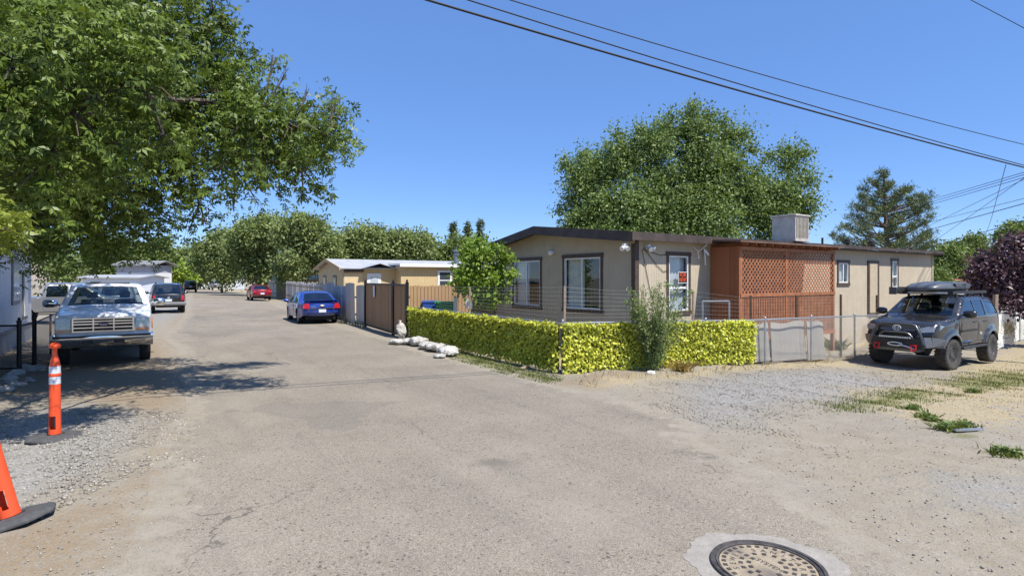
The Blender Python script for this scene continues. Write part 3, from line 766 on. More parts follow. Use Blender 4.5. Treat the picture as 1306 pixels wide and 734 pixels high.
mb = MB(); mb.box(1.45, 2.35, .3, 2.42, .004, .04, FR); d = mb.build('door', M_white, Y); mb = MB(); mb.box(1.65, 2.15, 1.3, 2.2, .041, .046, FR); mb.build('pane', plain('pale_pane', (.45, .5, .55), .1), d)
mb = MB(); mb.box(.03, 1.15, .0, 2.45, .004, .03, FR); mb.build('storage_door', plain('cream_door', (.62, .47, .27), .7), Y)
mb = MB(); mb.box(0, 1.2, 2.5, 2.68, .004, .2, FR); mb.build('awning_board', M_fascia, Y)
for x in (7.5, 9.7): mb = MB(); mb.box(x-.05, x+.05, -1.2, -1.1, -.1, 2.95); mb.build('porch_post', plain('brown_post', (.2, .12, .06), .7), Y)

# ---------------------------------------------------------------- other buildings
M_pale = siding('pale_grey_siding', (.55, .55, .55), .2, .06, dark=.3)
B = thing('grey_mobile_home', 'pale grey mobile home behind the black wire fence under the big tree', 'house', (-17.2, 20.2, 0), math.atan2(-V[1], -V[0]))
# local x runs back toward the camera along the street, local -y away from it => y>0 is toward the road
mb = MB(); mb.box(0, 14, -5, 0, .55, 3.1); mb.build('wall', M_pale, B)
mb = MB(); slab(mb, -.3, 14.3, (-5.3, 3.05), (-2.5, 3.6)); slab(mb, -.3, 14.3, (-2.5, 3.6), (.3, 3.05)); mb.build('roof', M_lroof, B)
mb = MB(); panel(mb, lambda a, z: (a, .03, z), rect(0, 14, -.2, .55)); panel(mb, lambda a, z: (0, a, z), rect(-5, .03, -.2, .55)); mb.build('skirting', planks('lattice_skirt', ((.5, .5, .5), (.6, .6, .58), (.35, .35, .35)), .09, gap=.3), B, recalc=False)
for a0, a1, z0, z1 in ((2.6, 3.9, 1.3, 2.7), (6.5, 8, 1.3, 2.7)):
    mb = MB(); mb.box(a0, a1, .004, .04, z0, z1); f = mb.build('window', plain('grey_trim', (.22, .21, .2), .7), B); mb = MB(); mb.box(a0+.12, a1-.12, .041, .046, z0+.12, z1-.12); mb.build('pane', plain('pale_blind_pane', (.45, .48, .52), .1), f)
mb = MB(); mb.box(1.1, 2.0, .004, .04, .75, 2.3); f = mb.build('door', plain('grey_trim', (.22, .21, .2), .7), B); mb = MB(); mb.box(1.22, 1.88, .041, .06, .85, 2.2); mb.build('door_panel', M_white, f)
mb = MB(); mb.box(-.05, 14, .004, .05, .5, .6); mb.build('base_rail', plain('grey_trim', (.22, .21, .2), .7), B)

def small_house(name, label, loc, rz, L, D, hw, hr, wallm, roofm, openings=(), oh=.3):
    o = thing(name, label, 'house', loc, rz)
    mb = MB()
    mb.prism([(0, -.3), (D, -.3), (D, hw), (D/2, hr), (0, hw)], lambda a, b, d: (d, a, b), 0, L); mb.build('wall', wallm, o)
    mb = MB(); k = (hr-hw)/(D/2); slab(mb, -oh, L+oh, (-oh, hw-oh*k+.01), (D/2, hr+.01), .08); slab(mb, -oh, L+oh, (D/2, hr+.01), (D+oh, hw-oh*k+.01), .08); mb.build('roof', roofm, o)
    for kind, wl, a0, a1, z0, z1, mat in openings:
        mb = MB(); mp = {'F': FR, 'E': EN}[wl]; mb.box(a0, a1, z0, z1, .004, .05, mp); f = mb.build(kind, M_white, o)
        mb = MB(); mb.box(a0+.08, a1-.08, z0+.08, z1-.08, .051, .056, mp); mb.build('pane', mat, f)
    return o
DP = plain('dark_pane', (.05, .06, .07), .08)
p = at(197, 355, 60)
M_gshade = siding('shaded_gable', (.42, .42, .47), .22, .06, dark=.3)  # grey-lavender tint paints the gable's shade into its colour
o = thing('white_house', 'white house with upper wall greyed to look shaded and dark eaves beyond the black suv', 'house', (-39.85, 60, 0))
mb = MB(); mb.box(-2.2, 1.75, 0, 3.2, -.1, 2.7); mb.build('wall', M_white, o)
mb = MB(); mb.box(-2.19, 1.74, .01, 3.19, 2.7, 3.5); mb.build('upper_wall', M_gshade, o)
mb = MB(); slab(mb, -2.6, 2.2, (-.5, 3.45), (1.6, 3.95), .1); slab(mb, -2.6, 2.2, (1.6, 3.95), (3.7, 3.45), .1); mb.build('roof', plain('grey_roof', (.2, .2, .2), .8), o)
mb = MB(); mb.box(-1.6, -.6, -.03, -.003, .9, 1.6); f = mb.build('window', M_white, o); mb = MB(); mb.box(-1.5, -.7, -.036, -.031, 1., 1.5); mb.build('pane', DP, f)
p = at(252, 355, 125)
small_house('far_white_trailer', 'small white trailer at the far end of the street', (p.x, 125, 0), R(6), 8.5, 4, 2.5, 2.75, plain('white_trailer', (.72, .74, .78), .5), M_lroof, (('window', 'F', 1.3, 2.3, 1.1, 1.9, DP), ('window', 'F', 5.3, 6.3, 1.1, 1.9, DP)))
p = at(236, 355, 130)
small_house('far_brown_shed', 'small rust brown shed beside the far white trailer', (p.x, 130, 0), 0, 3, 3, 1.9, 2.3, plain('rust_shed', (.25, .1, .07), .8), M_white, (('window', 'F', .8, 1.5, .6, 1.3, DP),))
p = at(1196, 355, 60)
RH = small_house('red_roofed_house', 'white house with red metal roof seen over the parked suv', (p.x-.5, 60, -.4), R(4), 7, 7, 2.3, 3.35, plain('white_wall', (.6, .6, .6), .7), plain('red_metal_roof', (.36, .1, .09), .6, var=.15), (('window', 'F', 1.0, 2.2, .8, 1.9, DP),))
sp = thing('solar_panel', 'dark solar panel array tilted on the red roof', 'solar panel', (p.x+1.3, 61.6, 2.42), R(4))
mb = MB()
for k in range(3): mb.add([(k*1.15+x, y, z+d) for x in (0, 1.1) for y, z in ((0, .1), (1.5, .85)) for d in (0, .05)], [(0, 1, 3, 2), (4, 6, 7, 5), (0, 2, 6, 4), (1, 5, 7, 3), (0, 4, 5, 1), (2, 3, 7, 6)])
mb.build('module', plain('solar_blue', (.03, .045, .09), .15), sp)
mb = MB()
for x in (.1, 1.7, 3.3): mb.beam((x, 1.3, .0), (x, 1.3, .72), .05, .05); mb.beam((x, .1, -.3), (x, .1, .12), .05, .05)
mb.build('bracket', M_grey, sp)
p = at(1262, 355, 30)
pw = thing('low_pale_wall', 'low pale block wall running behind the purple plum tree', 'wall', (p.x, 30, -.42), R(3))
mb = MB(); mb.box(0, 9, 0, .2, 0, 1.25); mb.box(-.02, 9.02, -.03, .23, 1.25, 1.33); mb.build('masonry', plain('pale_block', (.55, .53, .5), .9), pw)
# shed bits hidden behind the pickup
p = at(105, 355, 48)
small_house('white_cabin', 'white boxy cabin seen above the roof of the white pickup', (p.x, 48, 0), R(4), 4.6, 4, 2.15, 2.35, plain('white_trailer', (.72, .74, .78), .5), M_lroof, (('window', 'F', .6, 1.6, 1.0, 1.9, DP),))

# ================================================================ FENCES
def chainlink(mb, P, Q, z0, z1, pitch=.075, r=.0021):
    """diagonal wires between plan points P and Q; z0/z1 = (start, end) heights"""
    P = np.array(P); Q = np.array(Q); L = np.linalg.norm(Q-P); d = (Q-P)/L; h = max(z1[0]-z0[0], z1[1]-z0[1])
    def m(a, b):
        f = a/L; zl = z0[0]+(z0[1]-z0[0])*f; zh = z1[0]+(z1[1]-z1[0])*f
        return (P[0]+d[0]*a, P[1]+d[1]*a, zl+(zh-zl)*b/h)
    k = -h
    while k < L+h:
        for sg in (1, -1):
            c = clip_seg((k, 0), (k+sg*h, h), 0, L, 0, h)
            if c and abs(c[0][0]-c[1][0]) > .02:
                mb.tube([m(*c[0]), m(*c[1])], r, 3, cap=False)
        k += pitch
def wl(line_t, o=(0, 0)): return C0+line_t
TOPR = lambda s: 1.10-.021*s if s < 6.15 else .97-.006*(s-6.15)
WD = np.array([.891, .454]); WN = np.array([-.454, .891])
def PU(s, off=0.): q = C0+WD*s-WN*off; return float(q[0]), float(q[1])      # along the fence beside the house, off = toward camera
def PV(t, off=0.): q = C0+V*t-U*off; return float(q[0]), float(q[1])      # along the street
M_wire = plain('fence_wire', (.34, .35, .35), .5, .5)
cf = thing('chain_link_fence', 'galvanised chain link fence with grey boards behind it right of the ivy', 'fence', (*PU(7), float(gz(*PU(7)))))
O = Vector(cf.location)
for k, s in enumerate((0.05, 2.2, 4.4, 6.63, 8.6, 10.66, 12.7, 14.6)):
    x, y = PU(s); mb = MB(); zt = TOPR(s)+.03; mb.tube([(x, y, float(gz(x, y))-.2), (x, y, zt)], .028, 10); mb.lathe([(.034, 0), (.034, .03), (.02, .05), (.003, .055)], 10, lambda a, b, c: (x+a, y+b, zt+c)); mb.build('post', M_galv, cf, smooth=40, loc=O)
mb = MB(); mb.tube([(*PU(s), TOPR(s)) for s in (0, 3, 6.15, 9, 12, 14.6)], .021, 8); mb.build('top_rail', M_galv, cf, smooth=60, loc=O)
mb = MB()
for a, b in ((0, 3.5), (3.5, 6.15), (6.15, 10), (10, 14.6)):
    chainlink(mb, PU(a, .03), PU(b, .03), (float(gz(*PU(a)))+.03, float(gz(*PU(b)))+.03), (TOPR(a), TOPR(b)), r=.0024)
mb.build('mesh', M_wire, cf, recalc=False, loc=O)
M_gboard = planks('weathered_board', ((.33, .30, .255), (.42, .385, .335), (.2, .185, .16)), 1.2, gap=.004)
lab = ['upright grey weathered panel behind the fence beside the ivy end', 'wide grey weathered panel leaning behind the middle of the fence', 'grey weathered panel behind the fence under the porch corner']
for k, (a, b, h0, h1) in enumerate(((6.16, 6.98, .86, .84), (7.08, 8.54, .82, .86), (8.64, 9.4, .84, .8))):
    x, y = PU(a, -.12); mb = MB(); zb = float(gz(x, y)); L = b-a; n = 8
    vs = []
    for i in range(n+1):
        q = i/n; hh = h0+(h1-h0)*q+.03*math.sin(q*9+k)
        for d in (0, .02): vs += [(q*L, d+.02*math.sin(q*5), 0), (q*L, d+.06+.02*math.sin(q*7), hh-zb)]
    fs = []
    for i in range(n):
        a_ = 4*i; b_ = a_+4
        fs += [(a_, b_, b_+1, a_+1), (a_+2, a_+3, b_+3, b_+2), (a_+1, b_+1, b_+3, a_+3)]
    fs += [(0, 1, 3, 2), (4*n, 4*n+2, 4*n+3, 4*n+1)]
    mb.add(vs, fs); o = mb.build('weathered_panel', M_gboard); o.location = (x, y, zb); o.rotation_euler = (0, 0, math.atan2(WD[1], WD[0])); tag(o, lab[k], 'board', 'weathered panels behind the chain link fence')
# rusty thin posts carrying welded wire behind
wf = thing('welded_wire_fence', 'tall thin welded wire fence with wooden stakes standing above the ivy screens', 'fence', (*PV(0), 0))
M_stake = plain('grey_stake', (.33, .25, .18), .85, var=.3)
M_rust = plain('rusty_post', (.09, .05, .03), .8, var=.4)
stakes = [(PV(4.6, -.25), 1.86), (PV(.25, -.3), 1.93), (PU(2.6, -.35), 1.8), (PU(4.54, -.6), 1.76)]
O = Vector(wf.location)
for (x, y), zt in stakes:
    mb = MB(); mb.beam((x, y, float(gz(x, y))-.1), (x+.02, y, zt), .07, .05); mb.build('stake', M_stake, wf, loc=O)
for s, zt in ((6.55, 1.62), (8.5, 1.6), (10.6, 1.6), (12.5, 1.55)):
    x, y = PU(s, -.4); mb = MB(); mb.beam((x, y, float(gz(x, y))-.1), (x, y, zt), .05, .05); mb.build('steel_stake', M_rust, wf, loc=O)
path = [PV(6.6, -.25), PV(4.6, -.25), PV(2.4, -.28), PV(.25, -.3), PU(1.6, -.33), PU(2.6, -.35), PU(3.6, -.4), PU(4.54, -.6), PU(6.55, -.4), PU(8.5, -.4), PU(10.6, -.4), PU(12.5, -.4)]
tops = [1.84, 1.85, 1.86, 1.9, 1.82, 1.78, 1.6, 1.74, 1.55, 1.55, 1.55, 1.5]
mb = MB()
for k in range(11):
    r = .0021
    z = lambda i, q: tops[i]-(tops[i]-1.0+.03*i)*q if i < 7 else tops[i]-(tops[i]-.55)*q
    mb.tube([(path[i][0], path[i][1], z(i, k/10)+.015*math.sin(i*3+k)) for i in range(12)], r, 3, cap=False)
for i in range(11):
    L = math.dist(path[i], path[i+1]); n = int(L/.11)
    for k in range(n):
        f = k/n; x = path[i][0]*(1-f)+path[i+1][0]*f; y = path[i][1]*(1-f)+path[i+1][1]*f
        zt = tops[i]*(1-f)+tops[i+1]*f; mb.tube([(x, y, zt), (x, y, .75)], .0012, 3, cap=False)
mb.build('wire', plain('pale_wire', (.4, .41, .4), .5, .5), wf, recalc=False, loc=O)

# ---- artificial ivy screens
M_ivy = leafmat('ivy_leaf', (.29, .32, .025), (.74, .73, .11), .3, .42, .35)
M_ivyback = plain('ivy_backing', (.075, .078, .014), .9, var=.6, scale=20)
def ivy(name, label, P, Q, z0, z1, n, seed, thick=.10):
    g = np.random.default_rng(seed); P = np.array(P); Q = np.array(Q); L = np.linalg.norm(Q-P); d = (Q-P)/L; nrm = np.array([d[1], -d[0]])
    if nrm @ (-P) < 0: nrm = -nrm
    o = thing(name, label, 'ivy screen', (P[0], P[1], z0[0]), 0, 'artificial ivy panels hung on the fence')
    row = .075; nr = int(1.05/row)
    a = g.random(n)*L; b = (np.floor(g.random(n)*nr)+.5+g.normal(size=n)*.3)/nr*1.02; b = np.where(g.random(n) < .16, 1+g.normal(size=n)*.02, b)
    f = a/L; wav = .02*np.sin(a*5)+.015*np.sin(a*11+2)
    zz = (z0[0]+(z0[1]-z0[0])*f); zt = z1[0]+(z1[1]-z1[0])*f+wav
    dep = np.abs(g.normal(size=n))*thick*.42
    p = np.stack([P[0]+d[0]*a+nrm[0]*dep, P[1]+d[1]*a+nrm[1]*dep, zz+(zt-zz)*b], 1)-np.array([P[0], P[1], z0[0]])
    n3 = np.array([nrm[0], nrm[1], 0]); d3 = np.array([d[0], d[1], 0])
    ld = unit(n3*.35+np.array([0, 0, -.7])+g.normal(size=(n, 3))*.6)
    nn = n3*.7+np.array([0, 0, .5])+g.normal(size=(n, 3))*.55
    leaves('foliage', p, ld, nn,   .070*(.6+.8*g.random(n)), .78, M_ivy, o)
    mb = MB(); k = int(L/.08); vs = []
    for i in range(k+1):
        q = i/k; x, y = P+d*L*q
        vs += [(x-P[0]+nrm[0]*.0, y-P[1]+nrm[1]*.0, z0[0]+(z0[1]-z0[0])*q-z0[0]+.04+.03*math.sin(i*1.7)), (x-P[0], y-P[1], z1[0]+(z1[1]-z1[0])*q-z0[0]-.06+.03*math.sin(i*2.3))]
    mb.add(vs, [(2*i, 2*i+2, 2*i+3, 2*i+1) for i in range(k)]); mb.build('backing', M_ivyback, o, recalc=False)
    return o
ivy('ivy_screen', 'long olive yellow ivy screen along the street side above the sandbags', PV(8.3, .02), PV(0, .04), (.08, .05), (1.07, 1.06), 13500, 21)
ivy('ivy_screen', 'bright yellow green ivy screen facing the gravel pad beside the house front', PU(0, .05), PU(6.15, .05), (.04, -.15), (1.06, .93), 9000, 22)
sf = thing('street_fence', 'low galvanised pipe fence behind the street side ivy screen', 'fence', (*PV(0), 0)); O = Vector(sf.location)
for t_ in (0, 2.8, 5.6, 8.42):
    x, y = PV(t_, -.06); mb = MB(); mb.tube([(x, y, -.1), (x, y, 1.14 if t_ else 1.2)], .03, 10); mb.build('post', M_galv, sf, smooth=40, loc=O)
mb = MB(); mb.tube([(*PV(0, -.06), 1.09), (*PV(8.42, -.06), 1.12)], .02, 8); mb.build('top_rail', M_galv, sf, smooth=40, loc=O)

# ---- driveway gate, picket fence, corrugated panels
M_gate = planks('brown_boards', ((.33, .18, .08), (.44, .265, .13), (.23, .125, .06)), .14, gap=.06)
M_cedar = planks('cedar_pickets', ((.36, .215, .105), (.46, .29, .15), (.25, .15, .08)), .14, gap=.07)
def gate(label, P, Q, h, name='driveway_gate', finial=(True, True)):
    P = np.array(P); Q = np.array(Q); L = np.linalg.norm(Q-P); o = thing(name, label, 'gate', (P[0], P[1], 0), math.atan2(Q[1]-P[1], Q[0]-P[0]), 'wooden gates on the street')
    mb = MB(); mb.box(.06, L-.06, -.02, .0, .1, h-.08); mb.build('board_panel', M_gate, o)
    mb = MB(); mb.box(.05, L-.05, .004, .05, h-.1, h-.04); mb.box(.05, L-.05, .004, .05, .06, .12); mb.box(.05, .1, .004, .05, .12, h-.1); mb.box(L-.1, L-.05, .004, .05, .12, h-.1); mb.box(.05, L-.05, -.06, -.022, .04, .1); mb.build('frame', M_black, o)
    for x, f in ((0, finial[0]), (L, finial[1])):
        if f: mb = MB(); mb.box(x-.05, x+.05, -.05, .05, -.1, h+.0); mb.lathe([(.06, h), (.06, h+.02), (.025, h+.03), (.045, h+.07), (.03, h+.1), (.002, h+.13)], 10, lambda a, b, c, x=x: (x+a, b, c)); mb.build('post', M_black, o)
    return o
g3, g2, g1 = (-3.63-.02, 19.6+.03), (-4.42, 21.0), (-6.44, 24.8)
G = gate('wide brown board driveway gate in a black frame', g2, g1, 1.95)
gate('narrow brown board gate leaf beside the ivy screen', g3, g2, 1.95, finial=(True, False))
mb = MB(); mb.box(2.55, 2.85, .005, .008, 1.3, 1.75, lambda x, y, z: (x, y, z)); 
nt_ = thing('paper_notice', 'small white paper notice pinned on the wide brown gate', 'notice', (g2[0], g2[1], 0), math.atan2(g1[1]-g2[1], g1[0]-g2[0]))
mb = MB(); mb.box(2.5, 2.75, -.002, .052, 1.35, 1.8); mb.v = [(x, y*.2+.052 if False else y, z) for x, y, z in mb.v]
mb = MB(); mb.box(2.5, 2.75, .052, .056, 1.35, 1.8); mb.box(2.5, 2.75, -.026, -.022, 1.35, 1.8); mb.build('sheet', plain('white_paper', (.75, .76, .78), .7), nt_)
pf = thing('picket_fence', 'warm brown cedar picket fence running from the gate to the greige home', 'fence', (-3.63, 19.75, 0), math.atan2(U[1], U[0]))
for k in range(27):
    x = .06+k*.138; h = 1.86+.02*random.uniform(-1, 1)
    mb = MB(); mb.prism([(0, .03), (.13, .03), (.13, h-.04), (.1, h), (.03, h), (0, h-.04)], lambda a, b, d: (a, d, b), 0, .018)
    o = mb.build('picket', M_cedar, pf); o.location = (x, random.uniform(-.004, .004), 0)
mb = MB(); mb.box(.02, 3.75, .03, .07, .4, .49); mb.box(.02, 3.75, .03, .07, 1.4, 1.49); mb.build('rail', M_cedar, pf)
M_corr = planks('grey_weathered_panel', ((.44, .405, .36), (.54, .505, .46), (.33, .305, .27)), .62, gap=.015)
gfz = thing('grey_panel_fence', 'leaning grey weathered panel fence beyond the brown gate', 'fence', (g1[0], g1[1], 0), math.atan2(V[1], V[0]))
x = 0.05
for k in range(6):
    mb = MB(); w = 1.2; n = 24; vs = []
    for i in range(n+1):
        q = i/n*w; y = .018*math.sin(q*2*math.pi/.15)
        vs += [(q, y, .02), (q, y+.04*math.sin(k*2.1), 1.78+.1*math.sin(k*1.9)+.03*math.sin(q*3))]
    mb.add(vs, [(2*i, 2*i+2, 2*i+3, 2*i+1) for i in range(n)]); o = mb.build('panel', M_corr, gfz, smooth=60, recalc=False); o.location = (x, .05*math.sin(k*1.3), 0); o.rotation_euler = (0, 0, .05*math.sin(k*2.3)); x += 1.19
x, y = g1; mb = MB(); mb.box(0, 7.2, -.12, -.06, 1.2, 1.28); mb.box(0, 7.2, -.12, -.06, .4, .48); mb.build('rail', M_stake, gfz)
# far grey picket fences along the street
def far_fence(label, P, Q, h, seed, step=.15, mat=M_corr, grp='grey picket fences down the street'):
    P = np.array(P); Q = np.array(Q); L = np.linalg.norm(Q-P); o = thing('grey_picket_fence', label, 'fence', (P[0], P[1], 0), math.atan2(Q[1]-P[1], Q[0]-P[0]), grp)
    g = random.Random(seed); mb = MB(); x = 0
    while x < L:
        hh = h+g.uniform(-.12, .12)
        if g.random() > .06: mb.box(x, x+step*.85, g.uniform(-.02, .02), .03, .02, hh)
        x += step
    mb.build('pickets', mat, o); mb = MB(); mb.box(0, L, .035, .08, .4, .5); mb.box(0, L, .035, .08, h*.8, h*.8+.1); mb.build('rail', M_stake, o)
far_fence('gappy grey picket fence between the blue and red cars', (-12.6, 37.5), (-23.0, 57.5), 1.75, 1)
far_fence('grey picket fence beyond the red car', (-26.5, 63.5), (-38, 84), 1.9, 2)
# pale shed parts behind the red car
p = at(350, 355, 66)
small_house('pale_shed', 'pale tan shed half hidden behind the street trees and fence', (p.x, 66, 0), R(20), 5, 4, 2.0, 2.4, plain('pale_tan', (.55, .45, .34), .8), M_lroof, (('window', 'F', 1, 2, .9, 1.6, DP),))
# black fence on the left
bf = thing('black_wire_fence', 'black metal wire fence with a gate beside the gravel on the left', 'fence', (-11, 12.6, 0)); O = Vector(bf.location)
pts = [(-14.9, 12.1), (-12.95, 12.35), (-11.0, 12.6), (-11.38, 13.45)]
mbm = MB()
for (x, y), h in zip(pts, (1.1, 1.1, 1.13, 1.2)):
    mb = MB(); mb.tube([(x, y, -.1), (x, y, h)], .045 if x > -12 else .03, 10); mb.lathe([(.05, 0), (.05, .03), (.025, .05), (.035, .08), (.003, .11)], 10, lambda a, b, c: (x+a, y+b, h+c)); mb.build('post', M_black, bf, smooth=40, loc=O)
for a, b in ((0, 1), (1, 2), (2, 3)):
    mb = MB(); mb.tube([(*pts[a], 1.05), (*pts[b], 1.05)], .022, 8); mb.tube([(*pts[a], .1), (*pts[b], .1)], .018, 8); mb.build('rail', M_black, bf, loc=O); chainlink(mbm, pts[a], pts[b], (.1, .1), (1.05, 1.05), .07, .002)
mbm.build('mesh', M_black, bf, recalc=False, loc=O)
mb = MB(); b2 = [(-11.38, 13.45), (-13.0, 15.9), (-14.9, 18.8)]
bg_ = thing('grey_wire_fence', 'thin wire fence running back along the pale grey home', 'fence', (*b2[0], 0)); O = Vector(bg_.location)
for x, y in b2[1:]: mb = MB(); mb.tube([(x, y, -.1), (x, y, 1.1)], .025, 8); mb.build('post', M_black, bg_, loc=O)
mb = MB(); mb.tube([(*q, 1.05) for q in b2], .02, 8); mb.build('rail', M_black, bg_, loc=O); mb = MB(); chainlink(mb, b2[0], b2[2], (.1, .1), (1.05, 1.05), .08, .002); mb.build('mesh', M_galv, bg_, recalc=False, loc=O)
# right fence behind suv
rf = thing('wire_and_post_fence', 'grey wire fence with rough wooden posts behind the parked suv', 'fence', (*at(1268, 400, 20).xy, -.42)); O = Vector(rf.location)
q = [at(1235, 400, 22.5), at(1252, 400, 20.6), at(1268, 400, 19.6), at(1300, 400, 23), at(1350, 400, 27)]
for k, v in enumerate(q):
    mb = MB(); h = 1.75 if k in (1, 2) else 1.4
    if k in (0, 2): mb.beam((v.x, v.y, -.5), (v.x+.05, v.y, h-.2), .12, .1)
    else: mb.tube([(v.x, v.y, -.5), (v.x, v.y, h-.25)], .04, 8)
    mb.build('post', M_stake if k in (0, 2) else M_galv, rf, loc=O)
mb = MB(); mb.tube([(v.x, v.y, .85) for v in q], .02, 6); mb.build('rail', M_galv, rf, loc=O)
mb = MB()
for a, b in zip(q[:-1], q[1:]): chainlink(mb, a.xy, b.xy, (-.4, -.4), (.85, .85), .08, .0022)
mb.build('mesh', M_wire, rf, recalc=False, loc=O)
# ================================================================ VEHICLES
M_rubber = plain('tyre_rubber', (.022, .021, .02), .85, var=.35, scale=6, bump=.15)
M_tread = plain('worn_tread', (.06, .055, .048), .9, var=.4, scale=12)
M_alloy = plain('alloy_wheel', (.45, .46, .48), .3, .85)
M_dalloy = plain('dark_alloy', (.05, .05, .055), .35, .7)
M_chrome = plain('chrome', (.75, .76, .78), .12, 1., var=.05)
M_under = plain('underbody', (.012, .012, .012), .9)
M_plastic = plain('black_plastic', (.02, .02, .021), .6)
M_seat = plain('seat_fabric', (.10, .11, .12), .9)
M_cglass = glass('clear_car_glass', (.62, .68, .66), .08)
M_tglass = glass('tinted_car_glass', (.10, .11, .12), .12)
M_lens = plain('clear_lens', (.30, .31, .32), .08, .3, var=.3, scale=20, coat=1)
M_amber = plain('amber_lens', (.75, .22, .01), .2, coat=1)
M_redlens = plain('red_lens', (.45, .01, .012), .15, coat=1, var=.3, scale=14)
M_plate = plain('plate', (.62, .66, .72), .4)

class Car:
    def __init__(s, name, label, spec, loc, head, group=None, cat='car'):
        s.sp = spec; s.root = thing(name, label, cat, loc, math.atan2(head[1], head[0]), group)
        s.pl = np.array([(p[0], p[1]) for p in spec['top']], float); s.tags = [p[2] for p in spec['top']]
        s.Rr = np.array([p[3] if len(p) > 3 else .09 for p in spec['top']]); s.W = spec['W']
        s.zt = s.pl[:, 1].max(); s.x0, s.x1 = s.pl[:, 0].min(), s.pl[:, 0].max()
    def w0(s, x, z):
        sp = s.sp; x = np.asarray(x, float); z = np.asarray(z, float); W = s.W
        b = sp['belt']; w = np.full(np.broadcast(x, z).shape, W)
        w = w-sp.get('tum', .2)*np.clip((z-b)/(s.zt-b), 0, 1)**1.1*np.where(x > sp.get('cab0', -9), 1, 0)
        w = w-.05*np.clip((b-.02-z)/(b-.35), 0, 1)**2 - .015*np.clip(1-np.abs(z-b+.05)/.1, 0, 1)
        w = w-sp.get('tf', .1)*np.clip((x-(s.x1-1.1))/1.1, 0, 1)**2-sp.get('tr', .08)*np.clip((s.x0+1.0-x)/1.0, 0, 1)**2
        for xw in (sp['xf'], sp['xr']):
            d = np.hypot(x-xw, z-sp['r']); w = w+sp.get('flare', .025)*np.clip(1-np.abs(d-sp['ra']-.02)/.13, 0, 1)**.7
        return w
    def w(s, x, z):
        p = np.stack([np.ravel(x), np.ravel(z)], 1).astype(float); d, k, t = seg_dist(p, s.pl)
        r = s.Rr[k]*(1-t)+s.Rr[np.minimum(k+1, len(s.Rr)-1)]*t; q = np.clip(1-d/r, 0, 1)
        return s.w0(p[:, 0], p[:, 1])-r*(1-np.sqrt(np.maximum(0, 1-q*q)))
    def side(s, poly, name, mat, off=.0, step=.12, th=0., parent=None, sides=(1, -1), smooth=50):
        """patch lying on the flank"""
        v, t = cdt([poly], grid_in(poly, step)); t = t[in_poly(v[t].mean(1), poly)]; y = s.w(v[:, 0], v[:, 1])+off; out = []
        for sg in sides:
            mb = MB(); vs = [(a, sg*b, c) for a, b, c in zip(v[:, 0], y, v[:, 1])]
            fs = [tuple(map(int, f)) if sg < 0 else tuple(map(int, f[::-1])) for f in t]
            mb.add(vs, fs)
            if th:
                n = len(poly); e = s.w(*np.array(poly, float).T)+off
                rim = [(p[0], sg*b, p[1]) for p, b in zip(poly, e)]+[(p[0], sg*(b-th), p[1]) for p, b in zip(poly, e)]
                mb.add(rim, [(i, (i+1) % n, n+(i+1) % n, n+i) for i in range(n)])
            out.append(mb.build(name, mat, parent or s.root, smooth=smooth, recalc=bool(th)))
        return out
    def xs(s, z, front=True):
        pl = s.pl[::-1] if front else s.pl
        m = (s.x0+s.x1)/2; best = None
        for a, b in zip(pl[:-1], pl[1:]):
            if (min(a[0], b[0]) > m-.0) if front else (max(a[0], b[0]) < m):
                if min(a[1], b[1])-1e-6 <= z <= max(a[1], b[1])+1e-6 and abs(a[1]-b[1]) > 1e-6: return a[0]+(b[0]-a[0])*(z-a[1])/(b[1]-a[1])
        return s.x1 if front else s.x0
    def end(s, poly, name, mat, front=True, off=.0, th=.04, step=.15, parent=None, mirror=False, bulge=None):
        """patch lying on the nose or tail: polygon in (y, z)"""
        bul = s.sp.get('bf' if front else 'br', .08) if bulge is None else bulge; sg = 1 if front else -1; out = []
        for mr in ((1, -1) if mirror else (1,)):
            pp = [(y*mr, z) for y, z in poly]
            v, t = cdt([pp], grid_in(pp, step)); t = t[in_poly(v[t].mean(1), pp)]
            def X(y, z, o):
                x = s.xs(z, front); we = s.W-s.sp.get('tf' if front else 'tr', .1)-.02
                return x+sg*(bul*(1-np.clip(abs(y)/we, 0, 1)**2.4)+o)
            n = len(pp); mb = MB()
            mb.add([(X(a, b, off), a, b) for a, b in v], [tuple(map(int, f)) for f in t])
            mb.add([(X(a, b, off), a, b) for a, b in pp]+[(X(a, b, off-th), a, b) for a, b in pp], [(i, (i+1) % n, n+(i+1) % n, n+i) for i in range(n)])
            out.append(mb.build(name, mat, parent or s.root, smooth=40))
        return out
    def body(s, mat, step=.085):
        sp = s.sp; r, ra = sp['r'], sp['ra']; pl = s.pl
        # outline: over the top, then back along the sill with wheel arches
        sill = sp['sill']; bot = []
        for xw in (sp['xf'], sp['xr']):
            a0 = math.asin(max(-1, min(1, (sill-r)/ra)))
            bot += [(xw+ra*math.cos(a), r+ra*math.sin(a)) for a in np.linspace(a0, math.pi-a0, 17)]
        out = [tuple(p) for p in pl]+bot
        offs = []
        for k, (a, b) in enumerate(zip(pl[:-1], pl[1:])):
            d = (b-a); L = np.linalg.norm(d); d = d/max(L, 1e-9); nn = np.array([d[1], -d[0]])
            for o in (.012, .035, .07): 
                for q in np.linspace(0, 1, max(2, int(L/.12)+1)): offs.append(a+d*L*q+nn*o)
        offs = np.array(offs); 
        offs = offs[in_poly(offs, out)]; offs = offs[seg_dist(offs, np.array(out), True)[0] > .008]
        wins = sp.get('win', []); doors = sp.get('door', [])
